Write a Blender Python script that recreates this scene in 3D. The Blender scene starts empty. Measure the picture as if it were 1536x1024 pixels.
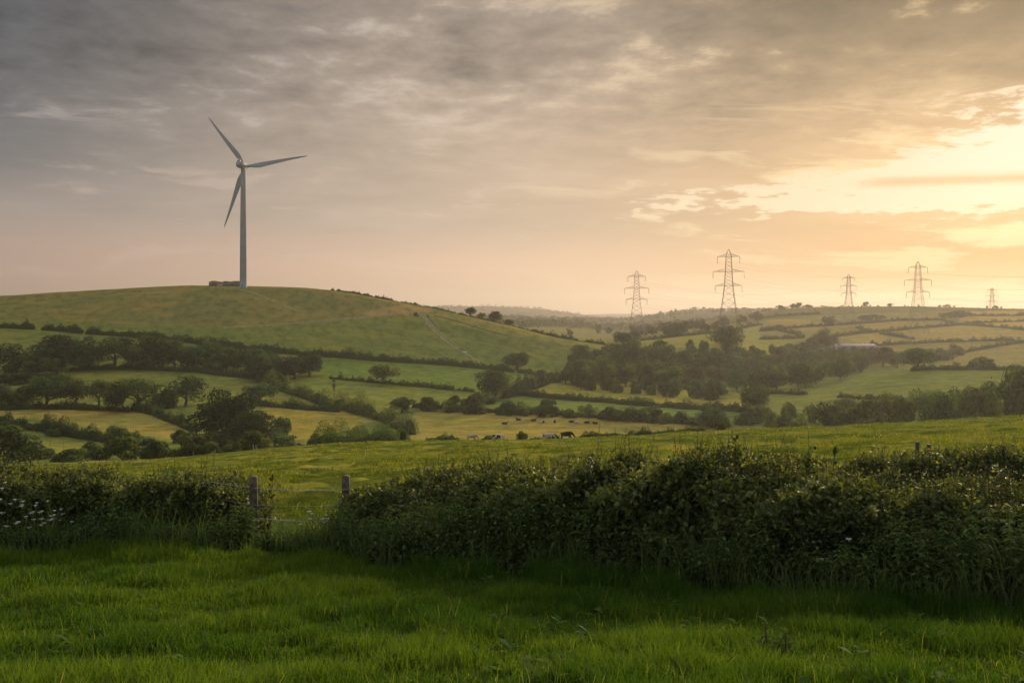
import bpy, bmesh, math, random
import numpy as np
from mathutils import Vector, Matrix

rng = np.random.default_rng(7)
random.seed(7)
SC = bpy.context.scene
COL = SC.collection
F, U0, V0 = 1493.33, 768.0, 465.0          # focal length and principal point of the photograph, in its pixels
SUN_AZ, SUN_EL = math.radians(29.5), math.radians(11.0)
SUN = Vector((math.sin(SUN_AZ) * math.cos(SUN_EL), math.cos(SUN_AZ) * math.cos(SUN_EL), math.sin(SUN_EL)))

# ------------------------------------------------------------------ objects and tags
def tag(o, label=None, cat=None, group=None, kind=None):
    if label: o['label'] = label
    if cat: o['category'] = cat
    if group: o['group'] = group
    if kind: o['kind'] = kind
    return o

def link(name, data, mats=(), parent=None, loc=None):
    o = bpy.data.objects.new(name, data)
    COL.objects.link(o)
    if parent is not None: o.parent = parent
    if loc is not None: o.location = loc
    if data is not None:
        for m in mats:
            data.materials.append(m)
    return o

def empty(name, loc, rz=0.0):
    o = bpy.data.objects.new(name, None)
    COL.objects.link(o)
    o.location = loc; o.rotation_euler = (0, 0, rz); o.empty_display_size = 0.3
    return o

def copy_tree(o, parent=None):
    c = o.copy(); COL.objects.link(c)
    if parent is not None: c.parent = parent
    for ch in list(o.children): copy_tree(ch, c)
    return c

def mesh_np(name, verts, blocks, var=None, midx=None, smooth=False):
    """verts (N,3); blocks = list of int arrays (M,k); var = per-vertex float; midx = material index per block."""
    me = bpy.data.meshes.new(name)
    verts = np.ascontiguousarray(verts, dtype=np.float32)
    me.vertices.add(len(verts)); me.vertices.foreach_set('co', verts.ravel())
    loops, starts, mi, n = [], [], [], 0
    for bi, b in enumerate(blocks):
        b = np.asarray(b, dtype=np.int32)
        if len(b) == 0: continue
        k = b.shape[1]
        loops.append(b.ravel()); starts.append(n + np.arange(len(b), dtype=np.int32) * k)
        mi.append(np.full(len(b), 0 if midx is None else midx[bi], dtype=np.int32)); n += b.size
    loops = np.concatenate(loops); starts = np.concatenate(starts); mi = np.concatenate(mi)
    me.loops.add(len(loops)); me.loops.foreach_set('vertex_index', loops)
    me.polygons.add(len(starts)); me.polygons.foreach_set('loop_start', starts)
    if midx is not None: me.polygons.foreach_set('material_index', mi)
    if smooth: me.polygons.foreach_set('use_smooth', np.ones(len(starts), dtype=bool))
    if var is not None:
        a = me.attributes.new('var', 'FLOAT', 'POINT'); a.data.foreach_set('value', np.asarray(var, dtype=np.float32))
    me.update()
    me.validate()
    return me

class Geo:
    """collects several kinds of geometry into one mesh"""
    def __init__(s): s.v, s.b, s.m, s.a, s.n = [], [], [], [], 0
    def add(s, verts, faces, m=0, var=0.5):
        verts = np.asarray(verts, dtype=np.float64)
        s.v.append(verts); s.b.append(np.asarray(faces, dtype=np.int64) + s.n); s.m.append(m)
        s.a.append(np.full(len(verts), var) if np.isscalar(var) else np.asarray(var)); s.n += len(verts)
    def mesh(s, name, smooth=False):
        return mesh_np(name, np.concatenate(s.v), s.b, np.concatenate(s.a), s.m, smooth)
    def box(s, c, d, m=0, var=0.5, R=None):
        c = np.array(c, float); d = np.array(d, float) / 2
        q = np.array([[x, y, z] for x in (-1, 1) for y in (-1, 1) for z in (-1, 1)], float) * d
        if R is not None: q = q @ np.array(R).T
        s.add(q + c, [[0, 1, 3, 2], [4, 6, 7, 5], [0, 4, 5, 1], [2, 3, 7, 6], [0, 2, 6, 4], [1, 5, 7, 3]], m, var)
    def beam(s, p, q, w, m=0, var=0.5, w2=None):
        p = np.array(p, float); q = np.array(q, float); d = q - p; L = np.linalg.norm(d)
        if L < 1e-6: return
        d /= L; a = np.array([0, 0, 1.0]) if abs(d[2]) < .9 else np.array([1.0, 0, 0])
        e1 = np.cross(d, a); e1 /= np.linalg.norm(e1); e2 = np.cross(d, e1)
        w2 = w if w2 is None else w2
        r = [p + (i * e1 + j * e2) * w / 2 for i, j in ((-1, -1), (1, -1), (1, 1), (-1, 1))] + \
            [q + (i * e1 + j * e2) * w2 / 2 for i, j in ((-1, -1), (1, -1), (1, 1), (-1, 1))]
        s.add(r, [[0, 1, 5, 4], [1, 2, 6, 5], [2, 3, 7, 6], [3, 0, 4, 7], [0, 3, 2, 1], [4, 5, 6, 7]], m, var)
    def tube(s, pts, rad, n=8, m=0, var=0.5, cap=True):
        pts = np.asarray(pts, float); K = len(pts)
        rad = np.full(K, rad) if np.isscalar(rad) else np.asarray(rad, float)
        t = np.gradient(pts, axis=0); t /= np.linalg.norm(t, axis=1)[:, None] + 1e-12
        a = np.where(np.abs(t[:, 2:3]) < .9, np.array([[0, 0, 1.0]]), np.array([[1.0, 0, 0]]))
        e1 = np.cross(t, a); e1 /= np.linalg.norm(e1, axis=1)[:, None]
        e2 = np.cross(t, e1)
        th = np.arange(n) / n * 2 * math.pi
        ring = pts[:, None, :] + rad[:, None, None] * (np.cos(th)[None, :, None] * e1[:, None, :] + np.sin(th)[None, :, None] * e2[:, None, :])
        i = np.arange(K - 1)[:, None] * n; j = np.arange(n)[None, :]; j2 = (j + 1) % n
        q = np.stack([i + j, i + j2, i + n + j2, i + n + j], -1).reshape(-1, 4)
        s.add(ring.reshape(-1, 3), q, m, var)
        if cap:
            for k in (0, K - 1):
                cc = ring[k]; c0 = pts[k]
                s.add(np.vstack([cc, c0]), [[a_, (a_ + 1) % n, n] for a_ in range(n)], m, var)

def lathe(prof, n=24):
    """surface of revolution about z: prof = [(r, z), ...]"""
    P = np.array(prof, float); th = np.arange(n) / n * 2 * math.pi
    v = np.stack([P[:, 0:1] * np.cos(th), P[:, 0:1] * np.sin(th), np.repeat(P[:, 1:2], n, 1)], -1).reshape(-1, 3)
    i = np.arange(len(P) - 1)[:, None] * n; j = np.arange(n)[None, :]; j2 = (j + 1) % n
    return v, np.stack([i + j, i + j2, i + n + j2, i + n + j], -1).reshape(-1, 4)

# ------------------------------------------------------------------ noise
def _h(ix, iy, seed):
    n = (ix.astype(np.int64) * 374761393 + iy.astype(np.int64) * 668265263 + seed * 974634777) & 0x7fffffff
    n = ((n ^ (n >> 13)) * 1274126177) & 0x7fffffff
    return ((n ^ (n >> 16)) & 0xffff) / 65535.0

def vnoise(x, y, seed=0):
    x = np.asarray(x, float); y = np.asarray(y, float)
    ix = np.floor(x); iy = np.floor(y); fx = x - ix; fy = y - iy
    fx = fx * fx * fx * (fx * (fx * 6 - 15) + 10); fy = fy * fy * fy * (fy * (fy * 6 - 15) + 10)
    a = _h(ix, iy, seed); b = _h(ix + 1, iy, seed); c = _h(ix, iy + 1, seed); d = _h(ix + 1, iy + 1, seed)
    return (a + (b - a) * fx) * (1 - fy) + (c + (d - c) * fx) * fy

def fbm(x, y, seed=0, oct=4):
    s, a, t = 0, 1.0, 0
    for k in range(oct):
        s = s + a * vnoise(x * 2 ** k, y * 2 ** k, seed + k * 17); t += a; a *= .5
    return s / t

def sstep(x, a, b):
    t = np.clip((np.asarray(x, float) - a) / (b - a), 0, 1); return t * t * (3 - 2 * t)

# ------------------------------------------------------------------ terrain height
def pchip(x, y, xi):
    x = np.asarray(x, float); y = np.asarray(y, float)
    h = np.diff(x); d = np.diff(y, axis=0) / (h[:, None] if y.ndim > 1 else h)
    m = np.zeros_like(y); m[0] = d[0]; m[-1] = d[-1]
    s = d[:-1] * d[1:]
    hh = (h[:-1], h[1:]) if y.ndim == 1 else (h[:-1, None], h[1:, None])
    w1 = 2 * hh[1] + hh[0]; w2 = hh[1] + 2 * hh[0]
    with np.errstate(divide='ignore', invalid='ignore'):
        hm = (w1 + w2) / (w1 / d[:-1] + w2 / d[1:])
    m[1:-1] = np.where(s > 0, np.nan_to_num(hm), 0)
    k = np.clip(np.searchsorted(x, xi) - 1, 0, len(x) - 2)
    t = (xi - x[k]) / h[k]
    if y.ndim > 1: t = t[:, None]; hk = h[k][:, None]
    else: hk = h[k]
    return (y[k] * (1 + 2 * t) * (1 - t) ** 2 + m[k] * hk * t * (1 - t) ** 2 + y[k + 1] * t * t * (3 - 2 * t) + m[k + 1] * hk * t * t * (t - 1))

UC = [-700, -200, 0, 150, 300, 450, 600, 750, 850, 930, 1050, 1200, 1350, 1536, 1800, 2400]
ROWS = {   # depth in metres : elevation of the ground there, as the photograph's row, across the columns UC
    60:   [724, 724, 722, 716, 712, 706, 701, 694, 690, 688, 682, 676, 670, 664, 656, 646],
    100:  [730, 716, 712, 703, 696, 687, 680, 674, 671, 668, 662, 656, 649, 640, 632, 620],
    190:  [722, 706, 701, 694, 683, 669, 662, 661, 659, 656, 648, 643, 636, 625, 618, 605],
    240:  [715, 700, 695, 692, 688, 685, 684, 684, 683, 682, 678, 675, 670, 665, 664, 664],
    300:  [695, 688, 685, 684, 684, 684, 684, 684, 684, 684, 684, 684, 680, 676, 676, 676],
    360:  [648, 654, 656, 657, 659, 660, 660, 660, 660, 660, 659, 657, 650, 645, 645, 645],
    430:  [600, 612, 615, 616, 619, 623, 625, 625, 625, 625, 622, 612, 600, 596, 596, 596],
    500:  [545, 570, 575, 578, 582, 590, 595, 597, 599, 600, 602, 590, 572, 567, 566, 566],
    560:  [515, 530, 535, 542, 552, 560, 568, 573, 576, 578, 582, 578, 556, 553, 552, 550],
    620:  [480, 486, 492, 501, 514, 529, 541, 554, 566, 574, 580, 578, 562, 559, 558, 556],
    660:  [473, 470, 466, 462, 464, 478, 500, 526, 543, 554, 568, 571, 560, 556, 555, 553],
    700:  [470, 453, 443.5, 434.5, 428, 431, 453, 485, 509, 521, 540, 562, 556, 552, 550, 548],
    745:  [473, 459, 451, 442, 436, 440, 464, 493, 513, 519, 522, 550, 550, 547, 546, 544],
    780:  [478, 466, 459, 452, 448, 454, 476, 500, 514, 513.5, 512, 540, 543, 541, 540, 538],
    900:  [492, 485, 480, 478, 478, 484, 494, 506, 513, 511, 503, 522, 528, 525, 522, 520],
    1000: [497, 494, 490, 489, 489, 491, 497, 506, 511, 508.5, 498, 508, 512, 509, 506, 504],
    1100: [497, 496, 495, 494, 494, 495, 498, 504, 508, 507.5, 495, 497, 499, 497, 495, 492],
    1200: [496, 496, 495, 495, 495, 495, 497, 502, 505, 506, 492, 486, 487, 486, 485, 482],
    1300: [494, 494, 494, 494, 494, 494, 496, 500, 503, 505, 489, 476, 475, 476, 475, 473],
    1400: [492, 492, 492, 492, 492, 492, 494, 498, 500, 503, 486, 467, 465, 468, 468, 467],
    1500: [490, 490, 490, 490, 490, 490, 492, 495, 497, 500, 483, 461.5, 459.3, 463, 464, 464],
    1700: [486, 486, 486, 486, 486, 486, 488, 490, 492, 499, 488, 470, 472, 489, 490, 490],
    2000: [482, 482, 482, 482, 482, 482, 484, 486, 487, 492, 482, 474, 474, 480, 480, 480],
    3300: [478, 478, 478, 478, 478, 478, 478, 476.5, 481, 481, 467, 465.5, 468, 470, 470, 470],
    4300: [478, 478, 478, 478, 478, 478, 478, 479, 484, 486, 474, 470, 470, 470, 470, 470],
    5600: [470, 466, 464, 462, 462, 462, 459, 460.5, 469.5, 481, 480, 476, 472, 470, 470, 470],
    6600: [477, 477, 477, 477, 477, 477, 477, 477, 477, 477, 477, 477, 477, 477, 477, 477],
    8200: [473, 473, 473, 473, 473, 473, 473, 473, 473, 473, 473, 473, 473, 473, 473, 473],
    9800: [471, 471, 471, 471, 471, 471, 471, 471, 471, 471, 471, 471, 471, 471, 471, 471],
}
_Y = np.array(sorted(ROWS)); _Z = np.array([(V0 - np.array(ROWS[y], float)) / F * y for y in sorted(ROWS)])
_uf = np.linspace(-700, 2400, 621)
_T = np.stack([pchip(UC, r, _uf) for r in _Z])
_lf = np.linspace(math.log(60), math.log(9800), 900)
_T = pchip(np.log(_Y), _T, _lf)
_NY = [-80, -30, 0, 2, 4.5, 6, 9, 13, 16, 20, 30, 45, 60, 100]
_NZ = [-.6, -1.2, -1.65, -1.75, -1.98, -2.26, -2.85, -3.45, -3.86, -4.25, -5.35, -7.1, -9.2, -14]

def ground(X, Y, fine=True):
    X = np.asarray(X, float); Y = np.asarray(Y, float); X, Y = np.broadcast_arrays(X, Y)
    Yc = np.clip(Y, 60, 9800)
    u = np.clip(U0 + F * X / Yc, -699, 2399)
    fu = (u + 700) / 3100 * 620; iu = np.clip(np.floor(fu).astype(int), 0, 619); fu = fu - iu
    fl = (np.log(Yc) - _lf[0]) / (_lf[-1] - _lf[0]) * 899; il = np.clip(np.floor(fl).astype(int), 0, 898); fl = fl - il
    zf = (_T[il, iu] * (1 - fu) + _T[il, iu + 1] * fu) * (1 - fl) + (_T[il + 1, iu] * (1 - fu) + _T[il + 1, iu + 1] * fu) * fl
    zn = np.interp(Y, _NY, _NZ) + .047 * np.clip(X, -60, 60) * sstep(Y, 15, 60)
    w = sstep(Y, 58, 100)
    z = zn * (1 - w) + zf * w
    if fine:
        z = z + (vnoise(X / 1.9, Y / 1.9, 3) - .5) * .05 * (1 - sstep(Y, 10, 30)) \
              + (fbm(X / 1.9, Y / 2.4, 5, 3) - .5) * .62 * sstep(Y, 19, 26) * (1 - sstep(Y, 180, 230)) \
              + (fbm(X / 23, Y / 23, 9, 3) - .5) * 1.6 * sstep(Y, 200, 300) * (1 - .75 * sstep(Y, 600, 660)) \
              + (fbm(X / 260, Y / 260, 19, 5) - .5) * 26 * sstep(Y, 2000, 3300)
    return z

def px2w(u, Y, v=None):
    X = (u - U0) / F * Y
    return np.array([X, Y, float(ground(X, Y)) if v is None else (V0 - v) / F * Y])

_ym = np.concatenate([np.arange(12, 195, 1.0), np.arange(195, 1600, 1.0), np.arange(1600, 9000, 10.0)])
def hit(u, v, ymin=196.0, ymax=9000.0):
    """first ground point at or beyond ymin seen at pixel (u, v)"""
    ys = _ym[(_ym >= ymin) & (_ym <= ymax)]
    vg = V0 - F * ground((u - U0) / F * ys, ys) / ys
    k = np.nonzero(vg <= v)[0]
    Y = ys[k[0]] if len(k) else ys[int(np.argmin(vg))]
    return px2w(u, Y)
# ------------------------------------------------------------------ node helpers
class NT:
    def __init__(s, tree): s.t = tree; s.N = tree.nodes; s.L = tree.links
    def node(s, typ, **kw):
        n = s.N.new(typ)
        for k, v in kw.items(): setattr(n, k, v)
        return n
    def put(s, sock, v):
        if isinstance(v, bpy.types.NodeSocket): s.L.new(v, sock)
        elif v is not None:
            if hasattr(sock.default_value, '__len__'):
                if not hasattr(v, '__len__'): v = [v] * len(sock.default_value)
                v = list(v)
                if len(sock.default_value) == 4 and len(v) == 3: v = v + [1]
            sock.default_value = v
    def m(s, op, a, b=None, c=None, clamp=False):
        n = s.node('ShaderNodeMath', operation=op, use_clamp=clamp)
        for i, x in enumerate((a, b, c)): s.put(n.inputs[i], x) if x is not None else None
        return n.outputs[0]
    def add(s, *a):
        r = a[0]
        for x in a[1:]: r = s.m('ADD', r, x)
        return r
    def mul(s, *a):
        r = a[0]
        for x in a[1:]: r = s.m('MULTIPLY', r, x)
        return r
    def sub(s, a, b): return s.m('SUBTRACT', a, b)
    def ss(s, x, a, b):
        n = s.node('ShaderNodeMapRange', interpolation_type='SMOOTHSTEP')
        s.put(n.inputs[0], x); s.put(n.inputs[1], a); s.put(n.inputs[2], b); n.inputs[3].default_value = 0; n.inputs[4].default_value = 1
        return n.outputs[0]
    def gauss(s, *terms):
        r = None
        for x, w in terms:
            q = s.m('POWER', s.m('ABSOLUTE', s.m('DIVIDE', x, w)), 2)
            r = q if r is None else s.add(r, q)
        return s.m('EXPONENT', s.mul(r, -1.0))
    def mix(s, f, a, b, blend='MIX'):
        n = s.node('ShaderNodeMix', data_type='RGBA', blend_type=blend)
        s.put(n.inputs[0], f); s.put(n.inputs[6], a); s.put(n.inputs[7], b)
        return n.outputs[2]
    def noise(s, vec, scale, detail=4, rough=.55, dist=0.0, lac=2.0):
        n = s.node('ShaderNodeTexNoise'); s.put(n.inputs['Vector'], vec)
        for k, v in (('Scale', scale), ('Detail', detail), ('Roughness', rough), ('Distortion', dist), ('Lacunarity', lac)): n.inputs[k].default_value = v
        return n.outputs['Fac']
    def vec(s, x, y, z=0.0):
        n = s.node('ShaderNodeCombineXYZ')
        for i, v in enumerate((x, y, z)): s.put(n.inputs[i], v)
        return n.outputs[0]
    def attr(s, name):
        return s.node('ShaderNodeAttribute', attribute_name=name)

def new_mat(name):
    m = bpy.data.materials.new(name); m.use_nodes = True; m.node_tree.nodes.clear()
    t = NT(m.node_tree); out = t.node('ShaderNodeOutputMaterial')
    return m, t, out

def principled(t, color, rough=.8, spec=.3, metal=0.0, sheen=0.0, bump=None, bstr=.3, bdist=.05):
    p = t.node('ShaderNodeBsdfPrincipled')
    t.put(p.inputs['Base Color'], color); t.put(p.inputs['Roughness'], rough)
    p.inputs['Specular IOR Level'].default_value = spec; p.inputs['Metallic'].default_value = metal
    p.inputs['Sheen Weight'].default_value = sheen
    if bump is not None:
        b = t.node('ShaderNodeBump'); b.inputs['Strength'].default_value = bstr; b.inputs['Distance'].default_value = bdist
        t.L.new(bump, b.inputs['Height']); t.L.new(b.outputs[0], p.inputs['Normal'])
    return p.outputs[0]

def plain(name, col, rough=.7, spec=.3, metal=0.0, nscale=3.0, amt=.25, bstr=.2, bdist=.02, dark=None):
    m, t, out = new_mat(name)
    co = t.node('ShaderNodeTexCoord').outputs['Object']
    n = t.noise(co, nscale, 6, .6)
    d = dark or tuple(c * (1 - amt) for c in col); l = tuple(min(1, c * (1 + amt)) for c in col)
    t.L.new(principled(t, t.mix(t.ss(n, .3, .7), d, l), rough, spec, metal, bump=n, bstr=bstr, bdist=bdist), out.inputs[0])
    return m

def leafy(name, c0, c1, trans=.35, tcol=None, spec=.25, objvar=.25, rough=.5, tip=None):
    """leaf material: two greens mixed by the per-leaf attribute and by object, diffuse + translucent"""
    m, t, out = new_mat(name)
    a = t.attr('var').outputs['Fac']
    c = t.mix(a, c0, c1)
    if tip: c = t.mix(t.ss(a, .88, 1.0), c, tip)
    if objvar:
        r = t.node('ShaderNodeObjectInfo').outputs['Random']
        h = t.node('ShaderNodeHueSaturation'); t.put(h.inputs['Color'], c)
        t.put(h.inputs['Hue'], t.add(.5 - .03 * objvar / .25, t.mul(r, .055 * objvar / .25)))
        t.put(h.inputs['Value'], t.add(1 - objvar, t.mul(t.m('FRACT', t.mul(r, 7.31)), 2 * objvar)))
        c = h.outputs[0]
    d = principled(t, c, rough, spec)
    tr = t.node('ShaderNodeBsdfTranslucent')
    t.put(tr.inputs[0], t.mix(1.0, c, tcol or (1.35, 1.25, .55), 'MULTIPLY'))
    mx = t.node('ShaderNodeMixShader'); mx.inputs[0].default_value = trans
    t.L.new(d, mx.inputs[1]); t.L.new(tr.outputs[0], mx.inputs[2]); t.L.new(mx.outputs[0], out.inputs[0])
    return m

M = {}
M['tree'] = leafy('tree_leaves', (.018, .036, .011), (.090, .135, .036), .28, objvar=.30, spec=.06, rough=.8)  # lighter green doubles as the highlight colour of the crowns
M['dark_tree'] = leafy('dark_tree_leaves', (.018, .030, .010), (.042, .060, .018), .20, objvar=.1, spec=.06, rough=.8)
M['bush'] = leafy('bush_leaves', (.028, .050, .014), (.115, .155, .040), .32, objvar=.28, spec=.06, rough=.8)
M['far_tree'] = leafy('far_tree_leaves', (.035, .047, .018), (.07, .085, .03), .25, objvar=.2, spec=.0, rough=.9)
M['hedge'] = leafy('hedgerow_leaves', (.020, .040, .012), (.058, .088, .022), .22, objvar=.15, spec=.05, rough=.8)
M['front_leaf'] = leafy('bramble_leaves', (.016, .032, .011), (.135, .165, .056), .38, objvar=.0, spec=.16, rough=.6, tip=(.18, .17, .042), tcol=(1.8, 1.5, .5))  # colour range carries shaded gaps and lit edges; tip carries warm-lit shoots
M['nettle'] = leafy('nettle_leaves', (.024, .048, .016), (.105, .150, .050), .35, objvar=.0, spec=.04, rough=.9)
M['grass'] = leafy('grass_blades', (.022, .058, .006), (.088, .142, .014), .42, objvar=.0, spec=.08, rough=.8, tip=(.19, .20, .06), tcol=(1.5, 1.35, .5))
M['field_grass'] = leafy('pasture_blades', (.045, .075, .010), (.150, .165, .026), .45, objvar=.0, spec=.05, rough=.9, tip=(.25, .20, .075), tcol=(1.5, 1.3, .5))
M['twig'] = plain('twig_bark', (.075, .055, .035), .9, .1, nscale=20)
M['bark'] = plain('tree_bark', (.07, .058, .042), .95, .1, nscale=9, amt=.4)
M['post'] = plain('weathered_post_wood', (.085, .070, .052), .9, .15, nscale=14, amt=.45, bstr=.6, bdist=.01)
M['wire'] = plain('fence_wire', (.24, .235, .23), .5, .3, .6, amt=.3)
M['petal'] = plain('white_petals', (.36, .37, .34), .9, .2, amt=.1)
M['steel'] = plain('pylon_steel', (.13, .125, .115), .6, .3, .3, nscale=.3, amt=.15)
M['conductor'] = plain('conductor_cable', (.10, .10, .10), .6, .3, .5, amt=.1)
M['glass_ins'] = plain('insulator_porcelain', (.16, .12, .10), .3, .5, amt=.1)
M['turbine'] = plain('turbine_white_paint', (.20, .215, .23), .85, .1, nscale=.15, amt=.07, bstr=.0)
M['turbine_grey'] = plain('turbine_grey_paint', (.17, .18, .19), .5, .4, nscale=.3, amt=.1, bstr=.0)
M['stone'] = plain('dark_field_stone', (.12, .11, .095), .9, .15, nscale=1.2, amt=.5, bstr=.8, bdist=.2)
M['concrete'] = plain('pale_concrete', (.24, .225, .20), .9, .2, nscale=1.5, amt=.2)
M['render_wall'] = plain('white_rendered_wall', (.46, .44, .42), .9, .0, nscale=.4, amt=.08)
M['shed_roof'] = plain('pale_fibre_roof', (.20, .17, .20), .9, .0, nscale=.3, amt=.15)
M['dark_opening'] = plain('dark_door_paint', (.05, .05, .055), .6, .3, amt=.2)
M['cow_pale'] = plain('pale_cow_hide', (.30, .24, .18), .9, .0, nscale=1.6, amt=.3)
M['trough'] = plain('galvanised_trough', (.70, .70, .68), .5, .4, .2, amt=.15)
M['track'] = plain('worn_track_earth', (.18, .165, .07), .95, .1, nscale=.4, amt=.25)

def cow_mat(name, dark, pale, lo, hi, off):
    m, t, out = new_mat(name)
    co = t.node('ShaderNodeTexCoord').outputs['Object']
    mp = t.node('ShaderNodeMapping'); t.L.new(co, mp.inputs[0]); mp.inputs['Location'].default_value = off
    f = t.ss(t.noise(mp.outputs[0], .9, 2, .4), lo, hi)
    t.L.new(principled(t, t.mix(f, dark, pale), .9, .0), out.inputs[0]); return m
M['cow_pied'] = cow_mat('black_white_hide', (.018, .016, .015), (.42, .39, .35), .52, .56, (3.1, 1.0, 2.0))
M['cow_black'] = cow_mat('mostly_black_hide', (.016, .015, .014), (.6, .57, .52), .80, .84, (7.7, 4.0, 1.0))
M['cow_white'] = cow_mat('mostly_white_hide', (.10, .085, .07), (.34, .30, .26), .30, .40, (1.7, 9.0, 4.0))

# ground: the tint of every field is a colour attribute; noise gives mottling, wheel marks and tussocks
def ground_mat():
    m, t, out = new_mat('pasture_ground')
    pos = t.node('ShaderNodeNewGeometry').outputs['Position']
    tint = t.attr('tint').outputs['Color']
    sep = t.node('ShaderNodeSeparateXYZ'); t.L.new(pos, sep.inputs[0])
    sv = t.vec(t.mul(sep.outputs[0], .22), sep.outputs[1], 0.0)
    big = t.noise(pos, .018, 4, .6); mid = t.noise(pos, .16, 5, .65); fin = t.noise(pos, 1.6, 5, .7); streak = t.noise(sv, .10, 5, .65, .6)
    c = t.mix(t.mul(t.ss(big, .35, .70), .55), tint, t.mix(1.0, tint, (1.4, 1.14, .95), 'MULTIPLY'))
    c = t.mix(t.mul(t.ss(streak, .42, .66), .75), c, t.mix(1.0, c, (1.55, 1.22, 1.0), 'MULTIPLY'))
    c = t.mix(t.mul(t.ss(mid, .42, .66), .75), c, t.mix(1.0, c, (.50, .62, .55), 'MULTIPLY'))
    c = t.mix(t.mul(t.ss(fin, .40, .62), .60), c, t.mix(1.0, c, (.55, .62, .55), 'MULTIPLY'))
    h = t.add(t.mul(fin, .35), t.mul(mid, 1.2), t.mul(streak, .6))
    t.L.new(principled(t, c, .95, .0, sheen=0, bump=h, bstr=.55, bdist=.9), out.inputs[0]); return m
M['ground'] = ground_mat()

# ------------------------------------------------------------------ world: evening sky under broken altocumulus
def build_world():
    w = bpy.data.worlds.new('World'); SC.world = w; w.use_nodes = True
    t = NT(w.node_tree); t.N.clear()
    out = t.node('ShaderNodeOutputWorld'); bg = t.node('ShaderNodeBackground')
    d = t.node('ShaderNodeTexCoord').outputs['Generated']
    nrm = t.node('ShaderNodeVectorMath', operation='NORMALIZE'); t.L.new(d, nrm.inputs[0]); D = nrm.outputs[0]
    sp = t.node('ShaderNodeSeparateXYZ'); t.L.new(D, sp.inputs[0]); x, y, z = sp.outputs
    zp = t.m('MAXIMUM', z, 0.0)
    az = t.m('ARCTAN2', x, y); el = t.m('ARCSINE', z)
    k = t.m('DIVIDE', 1.0, t.add(zp, .12))
    px, py = t.mul(x, k), t.mul(y, k)
    P = t.vec(px, py, 0.0)                                   # the cloud sheet seen in perspective
    S = t.vec(t.mul(az, 3.0), t.mul(el, 22.0), 0.0)          # thin level streaks near the horizon
    S2 = t.vec(t.mul(az, 5.0), t.add(t.mul(el, 30.0), t.mul(az, 1.2)), 3.7)
    n1 = t.noise(P, .62, 5, .55, .2)
    n2 = t.noise(P, 2.1, 6, .60, .3)
    n3 = t.noise(S, 1.0, 6, .58, .5)
    n4 = t.noise(S2, 1.3, 6, .62, .6)
    up = t.ss(el, .11, .25)                                  # cloud cells show overhead, streaks low down
    Pw = t.vec(px, t.mul(py, .9), t.mul(n1, .5))
    n5 = t.noise(Pw, 7.5, 6, .60, .2)                        # small cells of the altocumulus
    da = t.sub(az, SUN_AZ)
    wide = t.gauss((da, .70), (t.sub(el, .10), .17))
    glow = t.gauss((da, .33), (t.sub(el, .10), .115))
    hot = t.gauss((t.sub(az, .53), .135), (t.sub(el, t.add(.150, t.mul(t.sub(az, .5), .18))), .056))
    # underside of the cloud
    c = t.mix(t.ss(az, -.54, .0), (.052, .059, .069), (.225, .180, .145))
    c = t.mix(t.mul(t.gauss((t.sub(el, .075), .040)), t.sub(1.0, t.ss(az, -.1, .2)), .6), c, (.245, .195, .168))
    c = t.mix(t.ss(az, .05, .55), c, (.205, .140, .064))
    c = t.mix(t.mul(wide, .70), c, (.335, .240, .160))
    c = t.mix(t.mul(glow, .70), c, (.37, .212, .095))
    cell = t.add(t.mul(t.sub(n1, .5), 1.6), t.mul(t.sub(n2, .5), 1.5), t.mul(t.sub(n5, .5), 1.15))
    shade = t.add(t.mul(cell, t.add(.10, t.mul(up, .90))), t.mul(t.sub(n3, .5), t.sub(.60, t.mul(up, .35))), t.mul(t.sub(n4, .5), .22))
    dark_top = t.sub(1.0, t.mul(t.ss(el, .13, .31), t.add(.32, t.mul(t.ss(az, .0, .5), .50))))
    c = t.mix(1.0, c, t.mul(t.m('MAXIMUM', t.add(1.0, shade), .42), dark_top), 'MULTIPLY')
    # thin breaks in the sheet, paler than the cloud
    rim = t.ss(t.add(t.mul(n1, .34), t.mul(n2, .36), t.mul(n5, .30)), .520, .600)
    brk = t.mul(rim, up, t.add(.15, t.mul(n3, .9)))
    c = t.mix(brk, c, t.mix(t.ss(az, -.45, .45), (.27, .255, .24), (.42, .31, .18)))
    # low clear band over the horizon
    hz = t.mix(t.ss(az, -.60, .05), (.228, .155, .132), (.400, .262, .185))
    hz = t.mix(t.ss(az, .02, .50), hz, (.235, .100, .020))
    band = t.sub(1.0, t.ss(t.add(el, t.mul(t.sub(n3, .5), .05), t.mul(t.sub(n4, .5), .03)), .042, .088))
    c = t.mix(t.mul(band, .85), c, hz)
    # lit streaks
    stk = t.mul(t.ss(t.add(n4, t.mul(glow, .10)), .57, .68), t.gauss((t.sub(el, .105), .085)), t.add(.34, t.mul(glow, .5)))
    c = t.mix(stk, c, t.mix(t.ss(az, -.3, .35), (.35, .265, .215), (.48, .375, .23)))
    c = t.mix(t.ss(az, -.10, .35), c, t.mix(1.0, c, (1.0, .965, .85), 'MULTIPLY'))
    # the bright opening round the sun
    edge = t.add(t.mul(t.sub(n2, .5), 1.2), t.mul(t.sub(n4, .5), 1.3), t.mul(t.sub(n5, .5), 1.7), t.mul(t.sub(n1, .5), .5))
    g2 = t.gauss((t.sub(az, .36), .27), (t.sub(el, t.add(.098, t.mul(az, .035))), .021))
    open_ = t.ss(t.add(t.mul(hot, 1.10), t.mul(g2, .78), t.mul(edge, .95)), .40, .60)
    open_ = t.mul(open_, t.m('MINIMUM', 1.0, t.add(t.mul(hot, 2.2), t.mul(g2, 1.8))))
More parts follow.
